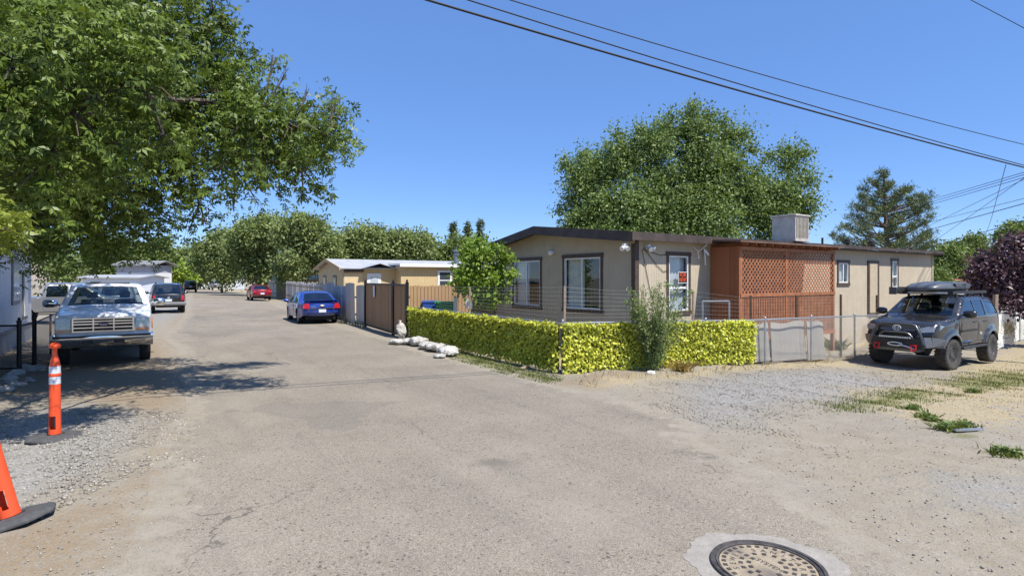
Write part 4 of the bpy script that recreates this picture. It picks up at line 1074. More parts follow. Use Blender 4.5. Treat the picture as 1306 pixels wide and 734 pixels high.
        def inset(poly, o):
            P = np.array(poly, float); n = len(P); A = .5*sum(P[i][0]*P[(i+1) % n][1]-P[(i+1) % n][0]*P[i][1] for i in range(n)); res = []
            for i in range(n):
                e1 = P[i]-P[i-1]; e2 = P[(i+1) % n]-P[i]; n1 = np.array([-e1[1], e1[0]])/np.linalg.norm(e1); n2 = np.array([-e2[1], e2[0]])/np.linalg.norm(e2)
                m = n1+n2; m = m/max(.3, (m@m)/2); res.append(tuple(P[i]+m*o*(1 if A > 0 else -1)))
            return res
        s.inset = inset
        gap = [inset(d, .007) for d in doors]
        g = np.concatenate([grid_in(out, step), offs])
        allp = [w_ for w_ in wins]+doors+gap
        for p_ in allp: g = g[seg_dist(g, np.array(p_), True)[0] > .012]
        dense = []
        for i in range(len(out)):
            a = np.array(out[i]); b = np.array(out[(i+1) % len(out)]); m = max(1, int(np.linalg.norm(b-a)/.1)); dense += [tuple(a+(b-a)*q/m) for q in range(m)]
        v, t = cdt([dense]+allp, g); c = v[t].mean(1); ins = in_poly(c, out)
        y = s.w(v[:, 0], v[:, 1]); lab = np.zeros(len(t), int)
        for w_ in wins: lab[in_poly(c, w_)] = -1
        dk = []
        for k, (d, gp_) in enumerate(zip(doors, gap)):
            lab[in_poly(c, d) & (lab == 0)] = -1; lab[in_poly(c, gp_)] = k+1
        for w_ in wins: lab[in_poly(c, w_)] = -1
        mb = MB()
        for sg in (1, -1):
            vs = [(a, sg*b, z) for a, b, z in zip(v[:, 0], y, v[:, 1])]
            k = t[ins & (lab == 0)]; mb.add(vs, [tuple(map(int, f)) if sg < 0 else tuple(map(int, f[::-1])) for f in k])
        # strip over nose, bonnet, roof, tail
        pts = []; tg = []; Bs = []
        for i in range(len(pl)-1):
            m = max(1, int(np.linalg.norm(pl[i+1]-pl[i])/.1))
            for q in range(m): pts.append(pl[i]+(pl[i+1]-pl[i])*q/m); tg.append(s.tags[i])
        pts.append(pl[-1]); pts = np.array(pts); we = s.w(pts[:, 0], pts[:, 1])
        dr = np.gradient(pts, axis=0); nn = np.stack([-dr[:, 1], dr[:, 0]], 1); nn = nn/np.linalg.norm(nn, axis=1, keepdims=True)
        bl = np.where(np.abs(nn[:, 0]) > .75, np.where(pts[:, 0] > 0, sp.get('bf', .08), sp.get('br', .08)), .035)
        bl = np.convolve(np.pad(bl, 2, mode='edge'), np.ones(5)/5, 'valid')
        N = 14; T = np.linspace(-1, 1, N+1); T = np.sign(T)*np.abs(T)**.8; gl = .9
        T = np.unique(np.concatenate([T, [-gl, gl]])); N = len(T)-1
        P = np.stack([pts[:, None, 0]+nn[:, None, 0]*bl[:, None]*(1-np.abs(T)**2.4), we[:, None]*T, pts[:, None, 1]+nn[:, None, 1]*bl[:, None]*(1-np.abs(T)**2.4)], -1)
        vs = P.reshape(-1, 3); fb = []; fg = {}
        gi = 0; prev = None
        for i in range(len(pts)-1):
            isg = tg[i] == 'g'
            if isg and prev != 'g': gi += 1
            prev = tg[i]
            for j in range(N):
                f = (i*(N+1)+j, i*(N+1)+j+1, (i+1)*(N+1)+j+1, (i+1)*(N+1)+j)
                if isg and abs(T[j]+T[j+1])/2 < gl: fg.setdefault(gi, []).append(f)
                else: fb.append(f)
        mb.add(vs, fb)
        o = mb.build('body', mat, s.root, recalc=False)
        bm = bmesh.new(); bm.from_mesh(o.data); bmesh.ops.remove_doubles(bm, verts=bm.verts, dist=.0008); bmesh.ops.recalc_face_normals(bm, faces=bm.faces); bm.to_mesh(o.data); bm.free()
        o.data.polygons.foreach_set('use_smooth', [True]*len(o.data.polygons)); o.data.set_sharp_from_angle(angle=R(38)); s.o = o
        for k, f in fg.items():
            mb = MB(); mb.add(vs, f); g_ = mb.build('windshield' if k == len(fg) else 'rear_window', sp.get('glass', M_cglass) if k == len(fg) else sp.get('rglass', sp.get('glass', M_cglass)), s.root, recalc=False, smooth=60)
            bm = bmesh.new(); bm.from_mesh(g_.data); bmesh.ops.delete(bm, geom=[x for x in bm.verts if not x.link_faces], context='VERTS'); bm.to_mesh(g_.data); bm.free()
        for sg in (1, -1):
            for k in range(len(doors)):
                mb = MB(); vv = [(a, sg*b, z) for a, b, z in zip(v[:, 0], y, v[:, 1])]; f = t[ins & (lab == k+1)]
                mb.add(vv, [tuple(map(int, q)) if sg < 0 else tuple(map(int, q[::-1])) for q in f]); d = mb.build('door', mat, s.root, recalc=False, smooth=40)
                bm = bmesh.new(); bm.from_mesh(d.data); bmesh.ops.delete(bm, geom=[x for x in bm.verts if not x.link_faces], context='VERTS'); bm.to_mesh(d.data); bm.free()
                xr_ = min(p[0] for p in doors[k])+.1; zb = max(p[1] for p in doors[k])-.13; yb = float(s.w([xr_+.08], [zb])[0])
                mb = MB(); mb.tube([(xr_, sg*(yb+.005), zb), (xr_+.03, sg*(yb+.035), zb+.005), (xr_+.15, sg*(yb+.035), zb+.005), (xr_+.18, sg*(yb+.005), zb)], .014, 6); mb.build('handle', sp.get('hmat', mat), d, smooth=50)
        for w_ in wins: s.side(w_, 'window', sp.get('sglass', sp.get('glass', M_cglass)), -.012, .3)
        # inside: floor, wells, seats
        zf = sill+.06; mb = MB(); W = s.W
        mb.box(s.x0+.12, s.x1-.14, -W+.3, W-.3, sill-.06, min(sp['belt']-.22, .8)); mb.box(sp['xr']+ra+.02, sp['xf']-ra-.02, -W+.06, W-.06, sill+.01, sill+.12)
        for xw in (sp['xf'], sp['xr']): mb.box(xw-ra-.02, xw+ra+.02, -W+.29, W-.29, sill, r+ra+.03)
        if sp.get('seam_shade', 1): 
            for sg in (1, -1): mb.box(sp['xr']+ra+.03, sp['xf']-ra-.03, sg*(W-.075)-.01, sg*(W-.075)+.01, sill+.03, sp['belt']-.05)  # black sheets added behind the doors so the seams look dark
        mb.build('chassis', M_under, s.root)
        mb = MB()
        for x in sp.get('seats', []):
            for y in (-.38, .38):
                mb.box(x-.05, x+.5, y-.26, y+.26, sp['belt']-.55, sp['belt']-.38)
                mb.add([(x+a, y+b*.25, z) for a, z in ((-.06, sp['belt']-.42), (-.22, sp['belt']+.18), (-.08, sp['belt']+.2), (.08, sp['belt']-.42)) for b in (-1, 1)], [(0, 1, 3, 2), (2, 3, 5, 4), (4, 5, 7, 6), (6, 7, 1, 0), (0, 2, 4, 6), (1, 7, 5, 3)])
                mb.box(x-.25, x-.15, y-.13, y+.13, sp['belt']+.22, sp['belt']+.4)
        if mb.v: mb.build('seat', M_seat, s.root, bevel=.04, smooth=60)
        if sp.get('dash'): mb = MB(); mb.box(sp['dash']-.35, sp['dash'], -W+.14, W-.14, sp['belt']-.3, sp['belt']-.02); mb.build('dashboard', M_plastic, s.root, bevel=.03)
    def wheels(s, tw=.22, rim=.66, style='alloy', spokes=6, mat=None, steer=0, rimmat=None, tread=0):
        sp = s.sp; r = sp['r']
        for xw, fr in ((sp['xf'], 1), (sp['xr'], 0)):
            for sg in (1, -1):
                w = thing('wheel', None, None, (0, 0, 0)); w.parent = s.root
                w.location = (xw, sg*(s.W-tw/2-sp.get('tuck', .03)), r); w.rotation_euler = (0, 0, R(steer) if fr else 0)
                m = lambda a, b, c: (a, c*sg, b)      # axle along y, c outwards
                mb = MB(); h = tw/2; R0 = r*rim
                mb.lathe([(R0*.97, -h*.9), (r*.9, -h), (r*.97, -h*.86), (r, -h*.55), (r, h*.55), (r*.97, h*.86), (r*.9, h), (R0*1.06, h*.92), (R0*.97, h*.8)], 40, m)
                if tread:
                    for k in range(tread):
                        a = 2*math.pi*k/tread
                        for sd_, b0, b1 in ((0, -.98, -.4), (.5, -.35, .3), (0, .36, .98)):
                            aa = a+sd_*2*math.pi/tread; ca, sa = math.cos(aa), math.sin(aa)
                            q = lambda x, y, z: m(r*ca*x-sa*y, r*sa*x+ca*y, z)
                            rr = (.985, 1.016) if b0 > -.5 and b1 < .5 else (.955, 1.014)
                            mb.box(rr[0], rr[1], -.028, .028, b0*h, b1*h, q)
                mb.build('tyre', M_rubber if not tread else M_tread, w, smooth=40)
                mb = MB(); rm = rimmat or M_alloy
                mb.lathe([(R0, h*.8), (R0*.94, h*.86), (R0*.9, h*.7), (R0*.88, -h*.2), (R0*.3, -h*.25), (.001, -h*.25)], 36, m)
                mb.lathe([(R0*.2, -.1*h), (R0*.2, h*.62), (R0*.15, h*.7), (.001, h*.7)], 16, m)
                for k in range(spokes):
                    a = 2*math.pi*k/spokes; ca, sa = math.cos(a), math.sin(a)
                    q = lambda x, y, z: m(x*ca-y*sa, x*sa+y*ca, z)
                    mb.box(R0*.12, R0*.93, -R0*.075, R0*.075, h*.35, h*.6, q)
                mb.build('rim', rm, w, smooth=35)
    def mirror(s, x, z, mat, big=.13, sides=(1, -1), stalk=.1):
        for sg in sides:
            y0 = float(s.w([x], [z])[0]); mb = MB()
            mb.tube([(x, sg*(y0-.02), z), (x-.02, sg*(y0+stalk), z+.03)], .025, 8)
            mb.lathe([(.001, -.13), (.06, -.12), (.085, -.06), (.09, .06), (.06, .12), (.001, .13)], 14, lambda a, b, c: (x-.03+a*1.0, sg*(y0+stalk+.08+c*1.05*big/.13), z+.05+b*1.05*big/.13))
            mb.build('mirror', mat, s.root, smooth=60)
    def wiper(s, x0, x1, zx):
        mb = MB()
        for y in (-.55, .1): mb.tube([(zx[0]+.04, y, zx[1]+.03), (zx[0]-.02, y+.3, zx[1]+.1), (zx[0]-.06, y+.62, zx[1]+.13)], .009, 5)
        mb.build('wiper', M_black, s.root)

def hv(k=1): return V*k
# ---------- white pickup, nose toward the camera
WP = paint('white_paint', (.84, .84, .83), rough=.3, dust=.1)
spec = dict(W=.99, belt=1.33, tum=.22, tf=.06, tr=.03, bf=.05, br=.02, xf=1.65, xr=-1.75, r=.375, ra=.47, sill=.58, cab0=-.95, seats=[-.35], dash=.92, glass=M_cglass, hmat=M_chrome,
  top=[(-2.9, .62, 'b'), (-2.95, .75, 'b'), (-2.95, 1.30, 'b', .03), (-.98, 1.33, 'b', .03), (-.96, 1.40, 'g'), (-.86, 1.82, 'b'), (-.72, 1.92, 'b'), (-.2, 1.95, 'b'), (.25, 1.92, 'b'), (.36, 1.86, 'g', .07), (.99, 1.40, 'b', .07), (1.12, 1.36, 'b', .07), (1.85, 1.29, 'b', .06), (2.36, 1.22, 'b', .05), (2.44, 1.16, 'b', .04), (2.46, .80, 'b', .04), (2.42, .60, 'b', .04)],
  win=[[(.86, 1.43), (.34, 1.80), (-.72, 1.82), (-.78, 1.42)]], door=[[(1.0, 1.36), (-.84, 1.38), (-.84, .66), (.98, .66)]])
hd = -V
fa = np.array([-10.3, 14.3])-hd*1.65
c = Car('pickup_truck', 'white older pickup with chrome grille parked nose toward the road under the tree', spec, (fa[0], fa[1], 0), hd, cat='pickup'); c.body(WP)
c.wheels(.24, .6, spokes=8, tread=0); c.mirror(.82, 1.42, M_chrome, .15, stalk=.13); c.wiper(0, 0, (1.0, 1.4))
gr = c.end([(-.60, .83), (.60, .83), (.60, 1.16), (-.60, 1.16)], 'grille', M_plastic, off=.012)[0]
mb = MB()
for z in (.845, .93, 1.015, 1.08, 1.145): mb.box(2.50, 2.545, -.6, .6, z-.014, z+.014)
for y in (-.59, -.2, .2, .59): mb.box(2.50, 2.55, y-.014, y+.014, .84, 1.15)
mb.build('grille_bar', M_chrome, gr)
mb = MB(); mb.lathe([(.001, .012), (.08, .012), (.09, .0), (.001, -.01)], 24, lambda a, b, z: (2.555+z, a*1.15, 1.0+b*.42)); bd = mb.build('badge', plain('badge_blue', (.02, .04, .12), .3), gr)
me = text('Ford', .07, M_chrome, False, Matrix.Translation((2.571, 0, 1.0)) @ Matrix.Rotation(R(90), 4, 'Z') @ Matrix.Rotation(R(90), 4, 'X') @ Matrix.Shear('XZ', 4, (0, 0))); link('lettering', me, bd)
for sg in (1, -1):
    h_ = c.end([(sg*.64, .90), (sg*.91, .90), (sg*.915, 1.15), (sg*.64, 1.15)], 'headlight', M_lens, off=.016)[0]
    c.end([(sg*.64, .83), (sg*.915, .83), (sg*.91, .895), (sg*.64, .895)], 'indicator', M_amber, off=.02, parent=h_)
    mb = MB(); mb.box(2.40, 2.42, sg*.99-.02, sg*.99+.004, .86, 1.12); mb.build('side_marker', M_amber, c.root)
mb = MB()
pr = [(2.46, .45), (2.60, .50), (2.66, .66), (2.64, .76), (2.52, .78)]
ys = np.linspace(-1.0, 1.0, 17)
vs = []
for y in ys:
    k = -.07*abs(y)**2.5
    vs += [(x+k, y, z) for x, z in pr]
mb.add(vs, [(a*5+b, a*5+b+1, a*5+b+6, a*5+b+5) for a in range(16) for b in range(4)]); bp = mb.build('bumper', M_chrome, c.root, smooth=50)
mb = MB(); mb.box(2.50, 2.645, -.95, .95, .70, .755); mb.build('rub_strip', M_plastic, bp)
for y in (-.42, .2): mb = MB(); mb.box(2.57, 2.67, y, y+.22, .56, .64); mb.build('air_slot', M_plastic, bp)
mb = MB(); mb.box(.03, .12, -.5, .5, 1.955, 1.985); mb.build('roof_lamp', M_plastic, c.root)

# ---------- silver crew cab behind it, seen from the side
SP = paint('silver_paint', (.27, .265, .26), .5, .3)
spec2 = dict(W=.98, belt=1.18, tum=.2, xf=1.75, xr=-1.75, r=.38, ra=.47, sill=.55, cab0=-1.1, seats=[-.3], sglass=M_tglass, glass=M_cglass,
  top=[(-2.85, .6, 'b'), (-2.9, .75, 'b'), (-2.9, 1.2, 'b', .03), (-1.1, 1.22, 'b', .03), (-1.08, 1.28, 'g'), (-.95, 1.78, 'b'), (-.8, 1.86, 'b'), (.4, 1.87, 'b'), (.55, 1.82, 'g'), (1.2, 1.28, 'b'), (1.3, 1.22, 'b'), (2.4, 1.1, 'b'), (2.55, 1.0, 'b'), (2.58, .65, 'b'), (2.5, .55, 'b')],
  win=[[(1.0, 1.24), (.5, 1.74), (-.02, 1.76), (-.02, 1.24)], [(-.1, 1.24), (-.1, 1.76), (-.85, 1.74), (-.9, 1.24)]], door=[[(1.15, 1.2), (-.04, 1.2), (-.04, .62), (1.2, .62)], [(-.08, 1.2), (-1.0, 1.2), (-1.0, .62), (-.08, .62)]])
hd = U; p = at(92, 400, 27.5)
c = Car('pickup_truck', 'silver crew cab pickup parked sideways behind the white pickup', spec2, (p.x, 27.5, 0), hd, cat='pickup'); c.body(SP, .14); c.wheels(.25, .62, spokes=6); c.mirror(.95, 1.26, M_plastic)
c.end([(-.6, .7), (.6, .7), (.6, .98), (-.6, .98)], 'grille', M_plastic, off=.01); c.end([(.65, .78), (.92, .78), (.92, .98), (.65, .98)], 'headlight', M_lens, mirror=True, off=.012)
mb = MB(); mb.box(-1.2, 1.2, -1.06, -.9, .42, .47); mb.box(-1.2, 1.2, .9, 1.06, .42, .47); mb.build('running_board', M_plastic, c.root)

# ---------- generic wagon and saloon outlines
suv_top = [(-2.18, .5, 'b'), (-2.28, .68, 'b', .1), (-2.28, 1.02, 'b', .1), (-2.22, 1.14, 'g', .1), (-2.0, 1.66, 'b', .09), (-1.85, 1.74, 'b', .09), (-1.0, 1.79, 'b', .09), (.1, 1.77, 'b', .08), (.35, 1.72, 'g', .08), (1.02, 1.17, 'b', .08), (1.15, 1.13, 'b', .08), (1.9, 1.04, 'b', .1), (2.2, .95, 'b', .14), (2.3, .8, 'b', .15), (2.28, .45, 'b', .12)]
suv_win = [[(.85, 1.17), (.3, 1.62), (-.28, 1.65), (-.28, 1.14)], [(-.36, 1.14), (-.36, 1.65), (-1.1, 1.64), (-1.0, 1.14)], [(-1.2, 1.15), (-1.25, 1.63), (-1.88, 1.56), (-2.02, 1.2)]]
suv_door = [[(1.0, 1.11), (-.31, 1.09), (-.31, .5), (.98, .5)], [(-.35, 1.09), (-1.05, 1.09), (-.98, .8), (-.78, .5), (-.35, .5)]]
suv = dict(W=.925, belt=1.1, tum=.2, tf=.12, tr=.1, bf=.12, br=.07, xf=1.42, xr=-1.4, r=.36, ra=.43, sill=.42, seats=[-.1, -1.0], dash=.95, glass=M_cglass, sglass=M_tglass, rglass=M_tglass, top=suv_top, win=suv_win, door=suv_door)
BK = paint('black_paint', (.012, .013, .015), .0, .22, .12)
def rear_kit(c, zt, zb, lw=.2, plate_z=.78, sc_=1.):
    W = c.W-.12
    c.end([(W-lw, zb), (W+.02, zb), (W-.02, zt), (W-lw+.03, zt)], 'taillight', M_redlens, front=False, mirror=True, off=.012)
    c.end([(-.17, plate_z), (.17, plate_z), (.17, plate_z+.15), (-.17, plate_z+.15)], 'licence_plate', M_plate, front=False, off=.025)
hd = V; e = np.array([-21.15, 34.7]); o_ = e+hd*1.4
c = Car('suv', 'black suv seen from behind on the left side of the street', suv, (o_[0], o_[1], 0), hd, cat='suv'); c.body(BK); c.wheels(.23, .66, spokes=5); c.mirror(.8, 1.16, BK); rear_kit(c, 1.1, .78, .16, .72)
mb = MB(); ys = np.linspace(-.92, .92, 13); pr = [(-2.27, .48), (-2.42, .5), (-2.45, .62), (-2.38, .68)]
mb.add([(x+.09*abs(y)**2.5, y, z) for y in ys for x, z in pr], [(a*4+b, a*4+b+1, a*4+b+5, a*4+b+4) for a in range(12) for b in range(3)]); mb.build('bumper', plain('grey_bumper', (.2, .2, .2), .45), c.root, smooth=50)
mb = MB(); mb.lathe([(.001, .01), (.06, .01), (.07, 0), (.001, -.01)], 20, lambda a, b, z: (-2.37-z, a, .96+b)); mb.build('badge', M_chrome, c.root)
mb = MB(); mb.tube([(-1.75, .62, 1.8), (-1.7, .62, 1.84), (0, .62, 1.86), (.1, .62, 1.8)], .02, 6); mb.tube([(-1.75, -.62, 1.8), (-1.7, -.62, 1.84), (0, -.62, 1.86), (.1, -.62, 1.8)], .02, 6); mb.build('roof_rail', M_plastic, c.root)
# silver hatch beside it
GR = paint('grey_paint', (.25, .27, .3), .4, .3)
e = np.array([-22.9, 32.7])
c = Car('suv', 'grey suv half hidden between the white pickup and the black suv', suv, (e[0], e[1], 0), V, cat='suv'); c.body(GR, .14); c.wheels(.22, .66, spokes=5); rear_kit(c, 1.08, .8); c.mirror(.8, 1.16, GR)

sal_top = [(-2.35, .42, 'b', .12), (-2.47, .55, 'b', .16), (-2.46, .82, 'b', .18), (-2.4, .98, 'b', .13), (-2.28, 1.02, 'b', .1), (-1.85, 1.05, 'b', .09), (-1.78, 1.06, 'g', .09), (-1.12, 1.38, 'b', .11), (-.8, 1.45, 'b', .12), (-.2, 1.475, 'b', .12), (.25, 1.42, 'g', .1), (1.12, .99, 'b', .09), (1.25, .95, 'b', .09), (1.9, .85, 'b', .12), (2.3, .74, 'b', .18), (2.42, .6, 'b', .18), (2.38, .32, 'b', .12)]
sal_win = [[(.9, .98), (.2, 1.34), (-.32, 1.38), (-.32, .96)], [(-.4, .96), (-.4, 1.38), (-.85, 1.36), (-1.32, 1.12), (-1.3, .97)]]
sal_door = [[(1.0, .93), (-.35, .92), (-.35, .34), (.95, .34)], [(-.39, .92), (-1.2, .93), (-1.12, .7), (-.85, .34), (-.39, .34)]]
sal = dict(W=.925, belt=.93, tum=.27, tf=.16, tr=.13, bf=.14, br=.12, xf=1.42, xr=-1.4, r=.335, ra=.395, sill=.27, seats=[-.1, -1.0], dash=1.0, glass=M_cglass, sglass=M_tglass, rglass=M_tglass, top=sal_top, win=sal_win, door=sal_door)
BL = paint('blue_paint', (.015, .045, .28), .15, .22, .06)
hd = np.array([-.50, .866]); e = np.array([-9.3, 26.95]); o_ = e+hd*1.4
c = Car('sedan', 'bright blue sedan parked by the grey panel fence', sal, (o_[0], o_[1], 0), hd); c.body(BL); c.wheels(.22, .66, spokes=7); c.mirror(.78, .96, BL, .11)
W = c.W-.12
c.end([(W-.26, .72), (W+.03, .74), (W+.01, .86), (W-.07, .96), (W-.23, .96)], 'taillight', M_redlens, front=False, mirror=True, off=.012)
for sg in (1, -1): c.side([(-2.40, .76), (-2.15, .8), (-2.2, .9), (-2.36, .95)], 'taillight_side', M_redlens, .006, sides=(sg,))
c.end([(-.50, .715), (.50, .715), (.50, .755), (-.50, .755)], 'trunk_trim', M_chrome, front=False, off=.03, th=.04)
c.end([(-.16, .55), (.16, .55), (.16, .69), (-.16, .69)], 'licence_plate', M_plate, front=False, off=.03)
c.end([(-.62, .49), (.62, .49), (.55, .535), (-.55, .535)], 'bumper_lip', plain('dark_blue', (.01, .02, .09), .4), front=False, off=.012)
c.end([(-.09, .85), (-.035, .85), (-.035, .835), (.035, .835), (.035, .85), (.09, .85), (.075, .885), (.035, .885), (.035, .90), (-.035, .90), (-.035, .885), (-.075, .885)], 'badge', plain('gold_badge', (.6, .45, .18), .3, .8), front=False, off=.02, th=.02)
c.end([(.3, .80), (.52, .80), (.52, .83), (.3, .83)], 'nameplate', M_chrome, front=False, off=.016, th=.015)
mb = MB(); ys = np.linspace(-.74, .74, 11)
mb.add([(x+.16*abs(y)**2.2, y, z-.03*abs(y)**3) for y in ys for x, z in ((-2.36, 1.06), (-2.58, 1.125), (-2.575, 1.095), (-2.4, 1.03))], [(a*4+b, a*4+(b+1) % 4, a*4+4+(b+1) % 4, a*4+4+b) for a in range(10) for b in range(4)]); mb.build('spoiler', BL, c.root, smooth=50)

RD = paint('red_paint', (.26, .008, .012), .2, .22, .06)
hd = np.array([-.52, .854]); e = np.array([-24.3, 54.6]); o_ = e+hd*1.4
c = Car('sedan', 'dark red sedan parked further down the street by a grey fence', sal, (o_[0], o_[1], 0), hd); c.body(RD, .13); c.wheels(.22, .66, spokes=5, rimmat=M_dalloy); c.mirror(.78, .96, RD, .11)
c.end([(W-.3, .76), (W+.03, .78), (W+.0, .9), (W-.2, .95)], 'taillight', M_redlens, front=False, mirror=True, off=.012); c.end([(-.17, .60), (.17, .60), (.17, .75), (-.17, .75)], 'licence_plate', M_plate, front=False, off=.03)
c.end([(-.75, .4), (.75, .4), (.7, .52), (-.7, .52)], 'bumper', M_plastic, front=False, off=.012)

# far vehicles
p = at(240, 372, 88); o_ = np.array([p.x, 88.5])
c = Car('suv', 'black suv parked far down the street with sun on its rear glass', suv, (o_[0], o_[1], 0), np.array([-.52, .854]), cat='suv'); c.body(BK, .2); c.wheels(.22, .66, spokes=5); rear_kit(c, 1.08, .8)
p = at(275, 369, 104); c = Car('suv', 'dark grey suv parked across the dry grass at the street end', suv, (p.x, 104, 0), np.array([-.62, .78]), cat='suv'); c.body(GR, .2); c.wheels(.22, .66, spokes=5); rear_kit(c, 1.08, .8)

# ---------- lifted grey suv on the right, nose toward the camera's left
T_top = [(-2.16, .66, 'b', .08), (-2.30, .80, 'b', .1), (-2.33, 1.22, 'b', .12), (-2.28, 1.36, 'g', .1), (-2.02, 1.84, 'b', .09), (-1.85, 1.93, 'b', .09), (-1.0, 1.98, 'b', .09), (.0, 1.97, 'b', .09), (.22, 1.93, 'g', .08), (.98, 1.44, 'b', .08), (1.1, 1.40, 'b', .08), (1.7, 1.35, 'b', .09), (2.1, 1.28, 'b', .1), (2.22, 1.20, 'b', .12), (2.3, 1.0, 'b', .12), (2.28, .70, 'b', .08), (2.2, .62, 'b', .08)]
T_win = [[(.78, 1.43), (.2, 1.83), (-.3, 1.86), (-.3, 1.40)], [(-.38, 1.40), (-.38, 1.86), (-1.05, 1.85), (-.98, 1.42)], [(-1.13, 1.46), (-1.2, 1.83), (-1.92, 1.76), (-2.12, 1.48), (-1.5, 1.45)]]
T_door = [[(.98, 1.38), (-.33, 1.36), (-.33, .70), (.9, .70)], [(-.37, 1.36), (-1.1, 1.37), (-1.02, 1.1), (-.85, .86), (-.8, .70), (-.37, .70)]]
four = dict(W=.95, belt=1.36, tum=.2, tf=.12, tr=.08, bf=.12, br=.06, xf=1.4, xr=-1.39, r=.415, ra=.53, sill=.62, flare=.06, tuck=-.03, seats=[-.1, -1.0], dash=.92, glass=M_cglass, sglass=M_tglass, rglass=M_tglass, top=T_top, win=T_win, door=T_door)
MG = paint('magnetic_grey_paint', (.03, .031, .035), .35, .24, .16)
MGL = paint('light_grey_paint', (.085, .088, .095), .45, .3, .2)
hd = np.array([-.84, -.545]); hd = hd/np.linalg.norm(hd); fa = np.array([11.52, 16.2]); o_ = fa-hd*1.4
z4 = float(gz(*fa))
c = Car('suv', 'lifted dark grey off road suv with roof box and red shackles on the dirt', four, (o_[0], o_[1], z4), hd, cat='suv'); c.body(MG)
c.wheels(.29, .56, spokes=8, rimmat=plain('gunmetal_wheel', (.17, .17, .18), .35, .5), tread=26, steer=-6); c.mirror(.78, 1.46, MG, .15, stalk=.12); c.wiper(0, 0, (1.0, 1.43))
for sg in (1, -1):
    for xw in (1.4, -1.39):   # wheel arch lips
        ar = [(xw+.535*math.cos(a), .415+.535*math.sin(a)) for a in np.linspace(.38, math.pi-.38, 15)]+[(xw+.61*math.cos(a), .415+.61*math.sin(a)) for a in np.linspace(math.pi-.38, .38, 15)]
        c.side(ar, 'fender_flare', MGL, .012, .2, th=.05, sides=(sg,))
    h_ = c.end([(sg*.52, 1.03), (sg*.82, 1.06), (sg*.84, 1.19), (sg*.70, 1.205), (sg*.5, 1.14)], 'headlight', M_lens, off=.02)[0]
    c.side([(2.24, 1.06), (2.02, 1.12), (1.85, 1.2), (2.0, 1.24), (2.2, 1.19)], 'headlight_side', M_lens, .008, .1, sides=(sg,), parent=h_)
    mb = MB(); mb.lathe([(.001, .09), (.05, .085), (.06, .07), (.06, -.01), (.001, -.02)], 14, lambda a, b, z: (2.33+z, sg*.66+a, .80+b)); mb.build('fog_light', M_amber if False else plain('yellow_lens', (.75, .5, .01), .15, coat=1), c.root, smooth=40)
    c.end([(sg*.5, .72), (sg*.80, .76), (sg*.80, .98), (sg*.56, .95)], 'lamp_recess', M_plastic, off=.02)
gr = c.end([(-.46, .93), (.46, .93), (.52, 1.14), (.44, 1.21), (-.44, 1.21), (-.52, 1.14)], 'grille', M_plastic, off=.016)[0]
c.end([(-.43, 1.07), (.43, 1.07), (.43, 1.12), (-.43, 1.12)], 'grille_bar', MGL, off=.04, parent=gr)
mb = MB()
for k in range(24):
    a, b = 2*math.pi*k/24, 2*math.pi*(k+1)/24
def ring(mb, ry, rz, z0, x, r=.012, n=24): mb.tube([(x, ry*math.cos(2*math.pi*k/n), z0+rz*math.sin(2*math.pi*k/n)) for k in range(n+1)], r, 6)
ring(mb, .1, .068, 1.135, 2.43); ring(mb, .042, .066, 1.137, 2.435, .01); ring(mb, .075, .03, 1.165, 2.433, .01); mb.build('emblem', plain('silver_emblem', (.72, .73, .75), .3, .1), gr, smooth=60)
# steel front bumper: centre box, angled wings, hoops
M_bump = plain('textured_steel', (.04, .041, .043), .55, .3)
mb = MB(); mb.prism([(-.62, .58), (.62, .58), (.66, .70), (.58, .88), (-.58, .88), (-.66, .70)], lambda a, b, d: (d-.05*abs(a), a, b), 2.34, 2.5); bp = mb.build('bumper', M_bump, c.root, bevel=.012)
for sg in (1, -1):
    mb = MB(); mb.add([(2.42, sg*.58, .60), (2.36, sg*.56, .9), (2.30, sg*.5, 1.2), (2.38, sg*.5, 1.22), (2.47, sg*.66, .92), (2.44, sg*.72, .64), (2.0, sg*1.0, .72), (2.02, sg*1.01, .86), (2.3, sg*.8, .92), (2.28, sg*.82, .66)], [(0, 1, 4, 5), (1, 2, 3, 4), (5, 4, 8, 9), (9, 8, 7, 6)]); mb.build('bumper_wing', plain('silver_wing', (.16, .165, .175), .4, .3), bp, recalc=True)
mb = MB(); mb.tube([(2.46, -.66, .72), (2.47, -.58, 1.0), (2.44, -.46, 1.21), (2.45, -.36, 1.25), (2.47, 0, 1.26), (2.45, .36, 1.25), (2.44, .46, 1.21), (2.47, .58, 1.0), (2.46, .66, .72)], .038, 8); mb.build('hoop', MGL, bp, smooth=60)
mb = MB(); mb.tube([(2.5, -.44, .87), (2.53, -.32, 1.0), (2.54, -.25, 1.03), (2.54, .25, 1.03), (2.53, .32, 1.0), (2.5, .44, .87)], .03, 8); mb.build('hoop', MGL, bp, smooth=60)
mb = MB(); mb.box(2.5, 2.55, -.40, .40, .86, .92); lb = mb.build('light_bar', M_plastic, bp)
mb = MB()
for k in range(14): y = -.37+.74*k/13; mb.box(2.551, 2.556, y-.022, y+.022, .868, .912)
mb.build('led', plain('led_lens', (.75, .75, .7), .2), lb)
M_redsteel = plain('red_shackle', (.6, .012, .012), .35)
for sg in (1, -1):
    mb = MB(); y = sg*.45; mb.tube([(2.53, y-.055, .70), (2.57, y-.06, .60), (2.58, y-.03, .545), (2.58, y+.03, .545), (2.57, y+.06, .60), (2.53, y+.055, .70)], .02, 8); mb.tube([(2.54, y-.08, .69), (2.54, y+.08, .69)], .018, 8); mb.build('shackle', M_redsteel, bp, smooth=60)
